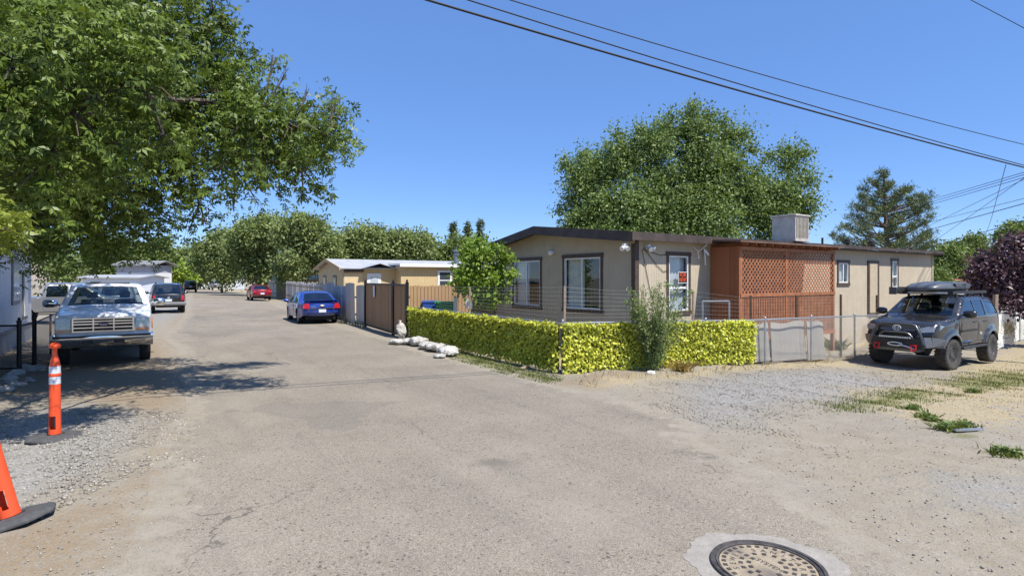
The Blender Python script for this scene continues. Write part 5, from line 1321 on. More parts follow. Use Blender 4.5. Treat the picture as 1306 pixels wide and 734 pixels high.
mb = MB(); mb.tube([(2.53, .18*math.cos(a), .70+.045*math.sin(a)) for a in np.linspace(0, 2*math.pi, 17)], .022, 8); mb.tube([(2.55, .1, .69), (2.57, .3, .66), (2.56, .47, .60)], .016, 6); mb.build('winch_fairlead', M_chrome, bp, smooth=60)
mb = MB(); mb.box(1.95, 2.4, -.5, .5, .50, .6); mb.build('skid_plate', plain('skid_grey', (.15, .15, .15), .5, .4), c.root)
for sg in (1, -1): mb = MB(); mb.box(-.82, .85, sg*.93-.07, sg*.93+.07, .53, .585); mb.tube([(-.85, sg*1.0, .56), (.88, sg*1.0, .56)], .035, 8); mb.build('rock_slider', M_bump, c.root, bevel=.01)
c.side([(-.30, 1.05), (-.30, 1.0), (.85, 1.0), (.85, 1.05)], 'door_moulding', M_plastic, .008, .3)
for sg in (1, -1):
    y = float(c.w([-.55], [.93])[0])+.003
    me = text('TRD', .1, M_white, False, Matrix.Translation((-.58, sg*y, .9)) @ (Matrix.Rotation(R(180), 4, 'Z') if sg > 0 else Matrix.Identity(4)) @ Matrix.Rotation(R(90), 4, 'X')); link('lettering', me, c.root)
# white sticker letter inside the windscreen
mb = MB(); a0 = Vector((.62, -.62, 1.70)); 
me = text('P', .34, plain('white_paper', (.75, .76, .78), .7), False, Matrix.Translation((.66, -.62, 1.675)) @ Matrix.Rotation(R(90), 4, 'Z') @ Matrix.Rotation(R(33), 4, 'X') @ Matrix.Shear('XY', 4, (0, 0))); link('windshield_sticker', me, c.root)
# roof rack
mb = MB()
for y in (-.62, .62): mb.box(-2.0, .45, y-.02, y+.02, 2.05, 2.13)
for k in range(8): x = -1.95+2.35*k/7; mb.box(x-.025, x+.025, -.6, .6, 2.08, 2.11)
for x in (-1.7, -.7, .2):
    for y in (-.6, .6): mb.box(x-.03, x+.03, y-.025, y+.025, 1.93, 2.05)
mb.box(.45, .5, -.64, .64, 2.03, 2.12); rk = mb.build('roof_rack', M_bump, c.root)
mb = MB(); mb.box(.5, .51, -.5, .5, 2.05, 2.1)
for k in range(20): y = -.48+.96*k/19; mb.box(.511, .516, y-.015, y+.015, 2.06, 2.09)
mb.build('rack_light_bar', plain('led_lens', (.75, .75, .7), .2), rk)
rzc = math.atan2(hd[1], hd[0])
cb = thing('cargo_box', 'silver grey roof cargo box strapped on the lifted suv', 'cargo box', (o_[0], o_[1], z4), rzc)
st = [(-1.75, .30, .05), (-1.7, .40, .13), (-1.3, .46, .19), (-.4, .46, .21), (.3, .44, .17), (.62, .38, .09), (.7, .28, .03)]
mb = MB(); vs = []; n = 16
for x, hw, hh in st:
    for k in range(n):
        a = 2*math.pi*k/n; ca, sa = math.cos(a), math.sin(a)
        yy = hw*math.copysign(abs(ca)**.55, ca); zz = hh*math.copysign(abs(sa)**.6, sa) if sa > 0 else .07*math.copysign(abs(sa)**.6, sa)
        vs.append((x, -.12+yy*1.05+.0, 2.20+zz*1.0))
mb.add(vs, [(i*n+k, i*n+(k+1) % n, (i+1)*n+(k+1) % n, (i+1)*n+k) for i in range(len(st)-1) for k in range(n)]+[tuple(range(n)), tuple((len(st)-1)*n+k for k in range(n))])
bx = mb.build('shell', plain('cargo_silver', (.13, .133, .14), .35, .3), cb, smooth=60)
mb = MB(); mb.prism([(-1.3, .13), (-.35, .15), (-.5, .05), (-1.15, .04)], lambda a, b, d: (a, d, 2.2+b), -.12+.475, -.12+.505); mb.build('side_panel', plain('cargo_dark', (.08, .082, .088), .5), cb)
mb = MB(); mb.box(-1.6, .5, -.5, .25, 2.115, 2.14); mb.build('clamp', M_black, cb)
aw = thing('awning_bag', 'long black awning bag on the far side of the suv roof', 'awning', (o_[0], o_[1], z4), rzc)
mb = MB(); mb.box(-1.6, .95, -.80, -.64, 2.04, 2.22); mb.build('bag', plain('awning_black', (.018, .018, .02), .7, var=.3), aw, bevel=.03, smooth=50)
for x0, x1 in ((-1.2, -1.15), (.3, .35), (.955, .97)): mb = MB(); mb.box(x0, x1, -.82, -.62, 2.02, 2.24); mb.build('strap', plain('strap_grey', (.1, .1, .1), .6), aw)
# ================================================================ TREES AND PLANTS
M_bark = plain('grey_bark', (.16, .125, .095), .95, var=.4, scale=5, bump=.4)
M_dbark = plain('dark_bark', (.10, .078, .06), .95, var=.4, scale=5, bump=.4)
M_twig = plain('twig_bark', (.22, .17, .12), .95, var=.3)
LF = dict(elder=leafmat('boxelder_leaf', (.058, .092, .016), (.175, .24, .042), .3, .45, .3), elm=leafmat('elm_leaf', (.11, .165, .045), (.235, .31, .10), .34, .5, .3),
          dusty=leafmat('dusty_leaf', (.13, .175, .055), (.27, .32, .12), .3, .6, .3), young=leafmat('young_leaf', (.12, .20, .03), (.30, .42, .075), .4, .4, .3),
          pine=leafmat('pine_needle', (.06, .092, .035), (.17, .205, .08), .1, .6, .3), plum=leafmat('plum_leaf', (.06, .03, .04), (.19, .115, .135), .15, .45, .2),
          far=leafmat('far_leaf', (.09, .135, .035), (.22, .28, .085), .3, .55, .3), shrub=leafmat('shrub_leaf', (.14, .20, .065), (.29, .36, .14), .3, .5, .2), branch=leafmat('sunlit_leaf', (.16, .2, .03), (.3, .35, .06), .4, .45, .3), lime=leafmat('lime_leaf', (.2, .3, .04), (.38, .48, .08), .35, .5, .3))
def LB(px, py, Z, r, ry=None, rz=None):
    p = at(px, py, Z); return (p.x, p.y, p.z, r, ry or r, rz or r)

# big boxelder over the left side
L = [LB(60, 60, 8.6, 1.9), LB(180, 60, 8.4, 1.35), LB(255, 40, 8.8, .8), LB(170, 150, 8.6, 1.5), LB(270, 130, 8.6, 1.15), LB(330, 150, 8.6, .8), LB(375, 160, 8.5, .62), LB(418, 172, 8.4, .34), LB(425, 140, 8.5, .18), LB(385, 215, 8.3, .32),
     LB(340, 205, 8.4, .5), LB(300, 215, 8.3, .5), LB(60, 190, 8.6, 1.7), LB(150, 235, 9, 1.2), LB(235, 215, 8.8, .7), LB(255, 262, 8.6, .33), LB(95, 275, 9.4, .85), LB(30, 265, 9.2, .9), LB(165, 290, 9.8, .55), LB(200, 318, 10.4, .28), LB(222, 285, 9.4, .2), LB(48, 322, 9.8, .38), LB(120, 312, 10, .38), LB(150, 325, 10.2, .25),
     LB(-60, 120, 8.8, 2.4), LB(-170, 200, 9, 2.2), LB(-80, 270, 9.5, 1.5), LB(10, -60, 9, 2.1), LB(160, -50, 9, 1.6), LB(-250, 50, 10, 2.6), LB(30, 60, 11.5, 2.4), LB(150, 110, 11, 1.5), LB(260, 120, 10.5, .9), LB(80, 240, 11.6, 1.6), LB(-80, 100, 13, 2.8), LB(0, -180, 11, 2.3), LB(300, 90, 9.3, .7), LB(-150, 60, 7, 2.0), LB(20, 180, 7.2, 1.0)]
L2 = [LB(90, 140, 6.7, .8), LB(185, 110, 7.0, .55), LB(20, 90, 6.4, .9), LB(-60, 160, 6.4, 1.1), LB(135, 50, 6.7, .7), LB(215, 190, 7.3, .3), LB(140, 200, 6.9, .4), LB(60, 220, 6.6, .45), LB(401, 182, 11.8, .45), LB(426, 165, 11.8, .22), LB(422, 140, 11.8, .2), LB(378, 185, 11.6, .65), LB(330, 190, 11.3, .8), LB(385, 135, 11.6, .4),
      LB(429, 128, 9.8, .12), LB(432, 150, 9.8, .14), LB(448, 184, 9.8, .12), LB(440, 195, 9.7, .12), LB(404, 243, 9.6, .13), LB(387, 250, 9.6, .13), LB(392, 118, 9.7, .14), LB(330, 262, 9.5, .13), LB(298, 270, 9.5, .13), LB(240, 296, 9.6, .12), LB(262, 285, 9.4, .12), LB(350, 80, 9.8, .14), LB(310, 66, 9.8, .18), LB(285, 30, 9.8, .16), LB(275, 8, 9.8, .2), LB(365, 95, 9.8, .15), LB(375, 235, 9.5, .15)]
L = [tuple(c*1.13 for c in l[:2])+((l[2]-H)*1.13+H,)+tuple(r*.98 for r in l[3:]) for l in L]+L2
tree('boxelder_tree', 'big leafy boxelder tree overhanging the left side of the street', 'tree', (-13.2, 11.6, 0), L, LF['elder'], M_dbark, 4600, 26, .31, .088, .034, .2, 11, top=(.8, -.2, 5.2), droop=.8, shell=.45, leaflets=3, long=1.9, up=.4, thin=.27)
L = [LB(6, 292, 5.2, .15), LB(-25, 300, 5.2, .25), LB(30, 295, 5.25, .06), LB(-60, 260, 5.3, .4)]
bs = thing('tree_branch', 'sunlit yellow green branch tip hanging in at the left edge', 'branch', at(-60, 255, 5.3))
rel = [tuple(np.array(l[:3])-np.array(bs.location))+l[3:] for l in L]
mb = MB(); mb.tube([(-1.6, .3, 1.1), (-.3, 0, .15)]+[r[:3] for r in (rel[1], rel[0], rel[2])], [.04, .025, .015, .01, .004], 6); mb.build('stem', M_twig, bs)
leaf_cloud('foliage', rel, 60, 9, .13, .085, .036, LF['branch'], bs, 5, droop=.5, leaflets=3)

# big elm behind the home
Z = 31
L = [LB(760, 262, Z, 1.6), LB(740, 225, Z, 1.0), LB(790, 200, Z, 1.5), LB(760, 215, 33, 1.6), LB(830, 180, Z, 1.6), LB(855, 240, Z, 2.4), LB(800, 260, 30, 2.0), LB(885, 165, Z, 1.3), LB(895, 195, Z, 1.6), LB(930, 170, 32, 1.0), LB(920, 220, Z, 2.0), LB(960, 250, Z, 1.7), LB(1000, 240, Z, 1.3), LB(1008, 205, 32, .7), LB(1015, 255, 32, .9), LB(985, 280, Z, 1.6), LB(900, 275, 30, 2.2), LB(840, 290, 30, 2.0), LB(740, 285, Z, 1.4), LB(880, 140, 32, .7), LB(780, 300, 29, 1.5), LB(730, 250, 32, .6), LB(1025, 215, 32, .35), LB(850, 160, 32, .7)]
L = [l[:2]+(l[2]-.3,)+tuple(r*.8 for r in l[3:]) for l in L]+[LB(x, y+6, Z, .35) for x, y in ((722, 205), (716, 262), (728, 285), (745, 195), (790, 168), (815, 160), (860, 142), (882, 133), (905, 142), (925, 150), (948, 165), (958, 185), (962, 215), (985, 195), (1005, 188), (1022, 192), (1030, 225), (1034, 250), (1028, 270), (1012, 288))]
tree('elm_tree', 'broad grey green elm tree rising behind the greige mobile home', 'tree', (*at(880, 355, 31.5).xy, -.4), L, LF['elm'], M_bark, 3700, 36, .6, .165, .085, .3, 12, top=(.2, 0, 6), droop=.45, shell=.45, up=.4, long=1.7, thin=.27)
# young tree by the gable
L = [LB(612, 330, 18.5, .55), LB(600, 355, 18.5, .5), LB(632, 350, 18.4, .5), LB(620, 375, 18.4, .5), LB(588, 345, 18.5, .35), LB(645, 330, 18.4, .28), LB(612, 310, 18.5, .25), LB(585, 365, 18.6, .25), LB(640, 375, 18.4, .3), LB(600, 320, 18.6, .3), LB(630, 318, 18.4, .22), LB(652, 350, 18.3, .2)]
tree('young_tree', 'small bright green young tree in front of the home gable end', 'tree', (*at(603, 355, 18.5).xy, -.02), L, LF['young'], M_bark, 520, 12, .2, .13, .075, .06, 13, top=(.2, 0, 2.0), droop=.35, shell=.25)
# street trees in the distance
def crown(cx, top, bot, w, Z, n, seed):
    g = np.random.default_rng(seed); out = []
    for k in range(n):
        f = g.random(); y = bot+(top-bot)*f; hw = w*.5*math.sqrt(max(.05, 1-(2*(f-.42))**2*.8))
        r = w/F*Z*(.14+.12*g.random()); x = cx+g.uniform(-1, 1)*max(1, hw-r*F/Z*.7)
        yy = min(max(y, top+r*F/Z*.8), bot)
        out.append(LB(x, yy, Z+g.uniform(-.2, .2)*w/F*Z, r, r, r*.85))
    return out
for name, label, cx, top, bot, w, Z, key, n, ns, seed in (
    ('street_tree', 'leafy tree at the far end of the street above the grey suv', 283, 296, 352, 66, 84, 'dusty', 13, 900, 31),
    ('street_tree', 'tall leafy tree behind the parked red sedan', 335, 277, 352, 76, 72, 'dusty', 15, 1300, 32),
    ('street_tree', 'tallest dusty green tree left of the yellow house gable', 388, 271, 350, 74, 62, 'dusty', 15, 1400, 33),
    ('street_tree', 'rounded tree rising behind the pale roof of the yellow house', 452, 287, 345, 84, 66, 'dusty', 14, 1300, 34),
    ('street_tree', 'bushy tree behind the grey flue of the yellow house', 522, 297, 342, 78, 68, 'dusty', 14, 1200, 35),
    ('street_tree', 'dark tree crown behind the young tree', 590, 306, 345, 90, 70, 'far', 12, 900, 36),
    ('street_tree', 'dim olive tree far off over the end of the street', 240, 318, 358, 50, 118, 'dusty', 9, 500, 37),
    ('street_tree', 'slim dark tree rising left of the street end', 206, 308, 352, 30, 75, 'far', 8, 420, 38),
    ('street_tree', 'leafy tree behind the white house past the black suv', 182, 316, 356, 50, 92, 'far', 9, 500, 47),
    ('street_tree', 'shadowy tree far off between the white house and the slim dark tree', 160, 312, 356, 40, 105, 'dusty', 8, 400, 48),
    ('street_bush', 'lime green bush at the far end of the street', 235, 340, 358, 22, 98, 'lime', 6, 300, 39),
    ('street_tree', 'dark green tree behind the white cabin on the left', 140, 300, 356, 60, 70, 'far', 10, 500, 40),
    ('street_tree', 'shaded tree far left behind the silver pickup', 65, 300, 360, 90, 62, 'far', 10, 500, 41),
    ('background_tree', 'green tree just right of the pine above the home roof end', 1212, 312, 362, 54, 62, 'far', 11, 800, 42),
    ('background_tree', 'green tree standing behind the red roofed house', 1248, 302, 362, 62, 66, 'far', 12, 900, 43),
    ('background_tree', 'tall green tree behind the purple plum tree', 1298, 287, 362, 74, 60, 'far', 13, 1100, 44),
    ('background_tree', 'green tree at the right edge behind the plum tree', 1345, 292, 365, 70, 62, 'far', 10, 500, 45),
    ('background_tree', 'low green bush between the home end and the parked suv', 1196, 346, 366, 22, 44, 'far', 6, 300, 46)):
    base = at(cx, 355, Z); n = int(n*1.4); bz = float(gz(base.x, base.y))
    tree(name, label, 'bush' if 'bush' in name else 'tree', (base.x, base.y, bz), crown(cx, top, bot, w*(1.25 if key == 'dusty' else 1), Z, n, seed), LF[key], M_bark, int(ns*2.1), 11, Z*.0115, Z*.0052, Z*.003, .16, seed, group='trees along the street' if 'street' in name else 'trees beyond the right yard', droop=.2, shell=.4, up=.4, thin=.3)
# dark conifers far behind the young tree
def conifer(label, px, top, Z, w, seed, kind='conifer_tree'):
    b = at(px, 355, Z); t_ = at(px, top, Z); H_ = t_.z; R_ = w/F*Z/2; g = np.random.default_rng(seed)
    o = thing(kind, label, 'tree', (b.x, b.y, 0), 0, 'conifers on the skyline'); mb = MB(); mb.tube([(0, 0, -.1), (0, 0, H_*.98)], [.16, .03], 7); mb.build('trunk', M_bark, o)
    lb = []
    for k in range(20):
        f = .3+.7*k/19; a = k*2.4; rr = R_*(1.12-f)*1.1; lb.append((rr*.6*math.cos(a), rr*.6*math.sin(a), H_*f, max(.15, rr*.5), max(.15, rr*.5), .35))
    leaf_cloud('crown', lb, 330, 10, .3, .5, .13, LF['pine'], o, seed, droop=.0, shell=.4)
conifer('slim dark conifer standing apart left of its taller neighbours', 578, 288, 80, 10, 61)
conifer('pointed dark conifer just left of the tallest conifer top', 597, 288, 82, 13, 62)
conifer('dark conifer furthest right, above the young tree', 613, 285, 82, 15, 63)

# pine on the right
pb = at(1130, 355, 34); base = Vector((pb.x, 34, -.42))
pn = thing('pine_tree', 'open branched pine tree rising behind the right end of the home', 'tree', base)
g = np.random.default_rng(5); mb = MB(); H_ = at(1125, 214, 34).z+.42
mb.tube([(0, 0, -.1), (.05, 0, H_*.5), (-.15, 0, H_*.97)], [.22, .14, .03], 8)
tips = [(1125, 222), (1112, 232), (1135, 235), (1098, 245), (1108, 258), (1090, 262), (1150, 245), (1161, 240), (1165, 255), (1178, 252), (1172, 268), (1184, 265), (1182, 280), (1086, 275), (1078, 290), (1066, 300), (1074, 308), (1095, 290), (1110, 280), (1130, 262), (1145, 275), (1160, 290), (1176, 300), (1188, 296), (1190, 310), (1150, 305), (1120, 300), (1100, 308), (1135, 290), (1122, 245), (1142, 255), (1118, 268), (1165, 312), (1180, 318), (1140, 315), (1085, 318)]
lb = []
for q, (x, y) in enumerate(tips):
    for dz in (-1, 0, 1):
        p = at(x+g.uniform(-3, 3), y+g.uniform(-3, 3)+(4 if dz else 0), 34+dz*(1.1+.6*g.random())*max(.15, min(1, (y-215)/60))); r = Vector(p)-base
        h0 = max(1.5, r.z-.35*math.hypot(r.x, r.y)); s0 = Vector((0, 0, h0)); m = s0.lerp(r, .6)+Vector((0, 0, -.12))
        mb.tube([s0, m, r+Vector((0, 0, .1))], [.06, .04, .015], 5)
        for f in (.5, .7, .85, 1.0): c_ = s0.lerp(r, f); lb.append((c_.x+g.normal()*.12, c_.y+g.normal()*.12, c_.z+.05, (.17*f+.05)*(f>.6), (.17*f+.05)*(f>.6), .14*f+.06))
mb.build('trunk', M_bark, pn, smooth=50, recalc=False)
leaf_cloud('crown', lb, 1900, 16, .15, .19, .03, LF['pine'], pn, 71, droop=-.35, shell=.2, up=.1)

# purple plum at the right edge
L = [LB(1290, 330, 21, .75), LB(1268, 345, 21, .6), LB(1315, 350, 21, .9), LB(1285, 372, 21, .7), LB(1300, 312, 21.2, .45), LB(1258, 335, 21.3, .4), LB(1248, 350, 21.2, .35), LB(1310, 385, 20.8, .5), LB(1345, 340, 21, 1.0), LB(1340, 380, 21, .8), LB(1268, 385, 20.9, .35), LB(1250, 368, 21.4, .35), LB(1310, 325, 21, .6), LB(1240, 336, 21.5, .2)]
tree('plum_tree', 'dark purple leaved plum tree at the right edge by the wire fence', 'tree', (*at(1322, 355, 21.4).xy, -.42), L, LF['plum'], M_bark, 1500, 13, .26, .13, .085, .11, 14, top=(-.2, 0, 1.9), droop=.3, shell=.45)
# wispy sapling in front of the ivy
sx, sy = gp(832, 472); sz = float(gz(sx, sy))
sb = thing('sapling', 'wispy green elm sapling growing in front of the bright ivy screen', 'shrub', (sx, sy, sz)); g = np.random.default_rng(9); mb = MB(); lb = []
for k in range(40):
    a = g.uniform(0, 6.28); top = 1.0+1.05*g.random(); sp_ = (.2+.68*g.random()); q = Vector((math.cos(a)*sp_, math.sin(a)*sp_*.7, top)); m = Vector((math.cos(a)*sp_*.45, math.sin(a)*sp_*.3, top*.5))
    mb.tube([(0, 0, -.03), m, q], [.012, .008, .003], 4, cap=False)
    for f in np.linspace(.12, 1, 12): c_ = m*(f*2) if f < .5 else m.lerp(q, f*2-1); lb.append((c_.x, c_.y, c_.z, .07, .07, .07))
mb.build('stem', M_twig, sb); leaf_cloud('foliage', lb, 1500, 8, .09, .055, .027, LF['shrub'], sb, 19, droop=.1, shell=.2)

# ground cover
def scatter(poly_list, n, seed, soft=.0):
    g = np.random.default_rng(seed); out = []
    for pl in poly_list:
        a, b = pl.min(0), pl.max(0); m = int(n*1.0); q = g.uniform(a, b, (m, 2)); d = sd_poly(q, pl); q = q[(d > -soft) & (g.random(m) < .4+.6*np.clip(d/.5, 0, 1))]
        h = np.sin(q[:, 0]*5.1+1.3*np.sin(q[:, 1]*4))*np.sin(q[:, 1]*6.3+.7)+.6*np.sin(q[:, 0]*13+q[:, 1]*11); q = q[h > g.uniform(-.9, .7, len(h))]; out.append(q)
    return np.concatenate(out)
M_gr = leafmat('grass_blade', (.075, .10, .02), (.2, .23, .06), .2, .6, .3); M_dry = leafmat('dry_grass_blade', (.34, .25, .10), (.58, .45, .2), .2, .7, .3)
tag(blades('grass', scatter(green_polys[:2], 17000, 1, .25), .05, .012, M_gr, 2, zf=gzz), 'short green grass patch beside the gravel pad', 'grass', kind='stuff')
tag(blades('grass', scatter(green_polys[2:3], 30000, 3, .12), .055, .012, M_gr, 4, lean=.9, zf=gzz), 'green weeds along the foot of the street side ivy screen', 'grass', kind='stuff')
strip = gpoly([(735, 490), (800, 481), (960, 464), (1100, 450), (1108, 458), (960, 472), (860, 482), (760, 495)])
tag(blades('dry_grass', scatter([strip], 9000, 5, .05), .13, .010, M_dry, 6, lean=.5, zf=gzz), 'dry straw coloured grass along the fence foot', 'grass', kind='stuff')
e1 = gpoly([(1262, 412), (1300, 405), (1360, 405), (1360, 428), (1290, 432), (1262, 428)])
tag(blades('dry_grass', scatter([e1], 14000, 7, .1), .42, .022, M_dry, 8, lean=.35, zf=gzz), 'tall dry grass below the purple plum tree', 'grass', kind='stuff')
e2 = gpoly([(1090, 462), (1200, 476), (1306, 452), (1390, 470), (1380, 520), (1250, 520), (1130, 492)])
tag(blades('dry_grass', scatter([e2], 11000, 9, .1), .05, .010, M_dry, 10, lean=.6, zf=gzz), 'thin dry grass across the dirt yard by the lifted suv', 'grass', kind='stuff')
yd = np.array([C0+.3*V+.3*U, C0+8*V+.3*U, C0+8*V+2.1*U, C0+3.0*V+2.2*U, C0+.9*V+10*U, C0+.3*V+10*U])
tag(blades('dry_grass', scatter([yd], 9000, 11), .16, .012, M_dry, 12, lean=.5, zf=gzz), 'dry grass inside the fenced yard', 'grass', kind='stuff')
e4 = gpoly([(432, 412), (462, 420), (470, 415), (440, 405)]); tag(blades('grass', scatter([e4], 2500, 13), .28, .02, M_gr, 14, zf=gzz), 'weeds at the foot of the grey panel fence', 'grass', kind='stuff')
def weed(label, px, py, r, h, seed, mat=None, n=120):
    x, y = gp(px, py); g = np.random.default_rng(seed); q = np.stack([x+g.normal(size=n)*r*.5, y+g.normal(size=n)*r*.4], 1)
    o = thing('weed', label, 'weed', (x, y, float(gzz(np.array(x), np.array(y)))), 0, 'weeds on the dirt')
    k = blades('foliage', q-np.array([x, y]), h, .022, mat or M_gr, seed, lean=1.1, zf=lambda a, b: 0*a, parent=o)
    leaf_cloud('leaf', [(0, 0, h*.4, r*.6, r*.5, h*.4)], 60, 5, r*.2, .05, .025, LF['shrub'], o, seed+1, droop=.0, shell=.1)
weed('low green weed clump at the right edge of the dirt', 1283, 580, .22, .09, 1); weed('green weed clump just below the grass, left of the grey scrap', 1208, 550, .16, .08, 2)
weed('green weed beside the flat grey scrap on the dirt', 1228, 546, .2, .08, 3); weed('small weed on the dirt above the other weed clumps', 1190, 536, .12, .06, 4)
weed('leafy weed at the fence foot left of the lifted suv', 1068, 446, .3, .35, 5); weed('dry weed tuft by the white rock at the fence foot', 870, 471, .2, .25, 6, M_dry)
for k, (px, py, lb_) in enumerate(((1165, 520, 'small weed in the thin grass right of the gravel pad tip'), (1240, 500, 'weed tuft in the yard below the rear wheel of the lifted suv'), (1180, 530, 'weed tuft in the dirt left of the small weed clumps'))): weed(lb_, px, py, .14, .07, 20+k)

# ================================================================ LOOSE THINGS
M_sack = plain('white_sack', (.42, .40, .365), .85, var=.3, scale=5, bump=.5)
def sandbag(label, loc, rz, size, seed, upright=False):
    o = thing('sandbag', label, 'sandbag', loc, rz, 'white sandbags by the ivy screen')
    g = np.random.default_rng(seed); bm = bmesh.new(); bmesh.ops.create_icosphere(bm, subdivisions=4, radius=1)
    ph = g.uniform(0, 6, 6)
    for v in bm.verts:
        x, y, z = v.co; x = math.copysign(abs(x)**.75, x); y = math.copysign(abs(y)**.8, y); k = 1+.07*math.sin(5*x+ph[0]+3*z)+.06*math.sin(7*y+4*x+ph[1])+.05*math.sin(11*x-5*y+ph[2])+.035*math.sin(19*x+13*y+9*z+ph[3])
        pinch = 1-.45*max(0, x-.55); k *= .84-.07*abs(math.sin(9*x+6*y+ph[4]))-.05*abs(math.sin(13*y-8*x+5*z+ph[5]))-.03*abs(math.sin(24*x+17*z))
        v.co = (x*size[0]*k, y*size[1]*1.1*k*pinch, max(-.6, z)*size[2]*(.9-.25*math.exp(-((x-.1)/.3)**2)*math.sin(ph[5]))*k*pinch)
    me = bpy.data.meshes.new('sack'); bm.to_mesh(me); bm.free(); me.materials.append(M_sack); me.polygons.foreach_set('use_smooth', [True]*len(me.polygons)); s = link('sack', me, o)
    mb = MB(); L0 = size[0]*.66; mb.lathe([(.07, -.03), (.04, .02), (.028, .05), (.04, .075), (.055, .10), (.035, .105), (.004, .08)], 11, lambda a, b, c: (L0+c+.25*abs(a)*math.sin(40*a+60*b), a, b*.55+.012*math.sin(a*90)-.03*c/.1))
    e = mb.build('tied_end', M_sack, o, smooth=60)
    if upright: 
        for q in (s, e): q.rotation_euler = (0, R(-78), 0); q.location = (0, 0, size[0]*.95)
    else:
        for q in (s, e): q.location = (0, 0, size[2]*.7)
va = math.atan2(V[1], V[0])
bags = [((512, 434), 'white sandbag standing upright against the end of the ivy screen', .1, (.36, .2, .17), 1), ((507, 439), 'white sandbag lying at the foot of the upright sandbag', .5, (.36, .26, .17), 0),
        ((522, 439), 'plump white sandbag second from the gate end of the row', -.2, (.38, .27, .19), 0), ((534, 441), 'tallest lying sandbag in the middle of the row', .25, (.40, .28, .25), 0),
        ((545, 445), 'white sandbag sagging right of the tallest lying one', -.3, (.38, .27, .18), 0), ((556, 448), 'wrinkled white sandbag propped near the street end of the row', .2, (.42, .27, .23), 0),
        ((571, 453), 'last white sandbag at the street end of the row', 3.0, (.48, .28, .22), 0), ((561, 456), 'small flat white sandbag in front of the last one', -.4, (.26, .17, .1), 0)]
for k, ((px, py), lb_, rz, sz_, up) in enumerate(bags):
    x, y = gp(px, py); sandbag(lb_, (x, y, 0), va+rz, sz_ if up else (sz_[0]*1.08, sz_[1]*1.1, sz_[2]*.8), k+3, up)
M_or = plain('orange_plastic', (.80, .085, .022), .45, var=.1, scale=3)
M_refl = plain('white_reflective', (.62, .64, .68), .35, var=.08, scale=30)
M_rub = plain('recycled_rubber', (.07, .07, .07), .8, var=.3, scale=20, bump=.2)
def delineator(label, px, py, h, lean, rz, r=.062):
    x, y = gp(px, py); z = float(gzz(np.array(x), np.array(y)))
    o = thing('traffic_delineator', label, 'traffic post', (x, y, z), rz, 'orange traffic posts on the left'); o.rotation_euler = (0, lean, rz)
    mb = MB(); n = 8; mb.lathe([(.36, 0), (.36, .03), (.30, .055), (.12, .07), (.11, .03)], 8, lambda a, b, c: (a*.95, b*.8, c)); bs_ = mb.build('base', M_rub, o, bevel=.012)
    s = h/1.12; mb = MB(); N = 20
    # tube with a slot near the foot
    zs = [.06, .12, .27, .33, .60, .64, .73, .735, .755, .76, .85, .87]
    rr = [r*1.18, r*1.1, r*1.07, r*1.06, r*1.0, r, r, r*1.1, r*1.1, r, r*.98, r*.9]
    vs = []
    for zz, q in zip(zs, rr): vs += [(q*math.cos(2*math.pi*k/N), q*math.sin(2*math.pi*k/N), zz*s) for k in range(N)]
    slot = (13, 14, 15, 16); fs = []
    for i in range(len(zs)-1):
        for k in range(N):
            if i == 1 and k in slot or (i == 1 and k in (3, 4, 5, 6)): continue
            fs.append((i*N+k, i*N+(k+1) % N, (i+1)*N+(k+1) % N, (i+1)*N+k))
    mb.add(vs, fs); mb.lathe([(r*.9, .87*s), (r*.75, .92*s), (r*.42, .98*s), (r*.38, 1.03*s), (r*.5, 1.05*s), (r*1.0, 1.06*s), (r*1.05, 1.09*s), (r*.6, 1.115*s), (.001, 1.12*s)], 20); mb.build('post', M_or, o, smooth=40, recalc=False)
    for a, b in ((.64, .725), (.763, .845)): mb = MB(); mb.lathe([(r*1.0, a*s), (r*1.035, a*s), (r*1.02, b*s), (r*.99, b*s)], 24); mb.build('reflective_band', M_refl, o, smooth=40)
delineator('upright orange traffic post with two white bands on the gravel', 70, 556, 1.28, R(0), R(10))
delineator('nearest orange traffic post, leaning and cut by the left edge', 16, 658, 1.28, R(-14), R(10), .066)
# wheelie bins behind the ivy
def bin_(label, px, Z, h, w, mat, rz):
    p = at(px, 355, Z); o = thing('wheeled_bin', label, 'bin', (p.x, Z, 0), rz, 'wheeled bins behind the ivy screen')
    mb = MB(); mb.add([(sx*w*k, sy*w*.62*k, z) for z, k in ((.08, .40), (h-.1, .5)) for sx, sy in ((-1, -1), (1, -1), (1, 1), (-1, 1))], [(0, 3, 2, 1), (4, 5, 6, 7), (0, 1, 5, 4), (1, 2, 6, 5), (2, 3, 7, 6), (3, 0, 4, 7)]); mb.build('body', mat, o, bevel=.02)
    mb = MB(); mb.box(-w*.53, w*.53, -w*.35, w*.35, h-.1, h-.02); mb.build('lid', mat, o, bevel=.015)
    for sx in (-1, 1): mb = MB(); mb.lathe([(.001, -.03), (.1, -.03), (.1, .03), (.001, .03)], 16, lambda a, b, c: (sx*w*.4+c, w*.28+a, .1+b)); mb.build('wheel', M_rubber, o)
bin_('green wheeled bin showing over the ivy screen', 568, 19.6, 1.33, .72, plain('bin_green', (.02, .2, .075), .5), .15); bin_('blue wheeled bin left of the green one', 548, 20.0, 1.34, .5, plain('bin_blue', (.03, .09, .34), .5), .1)
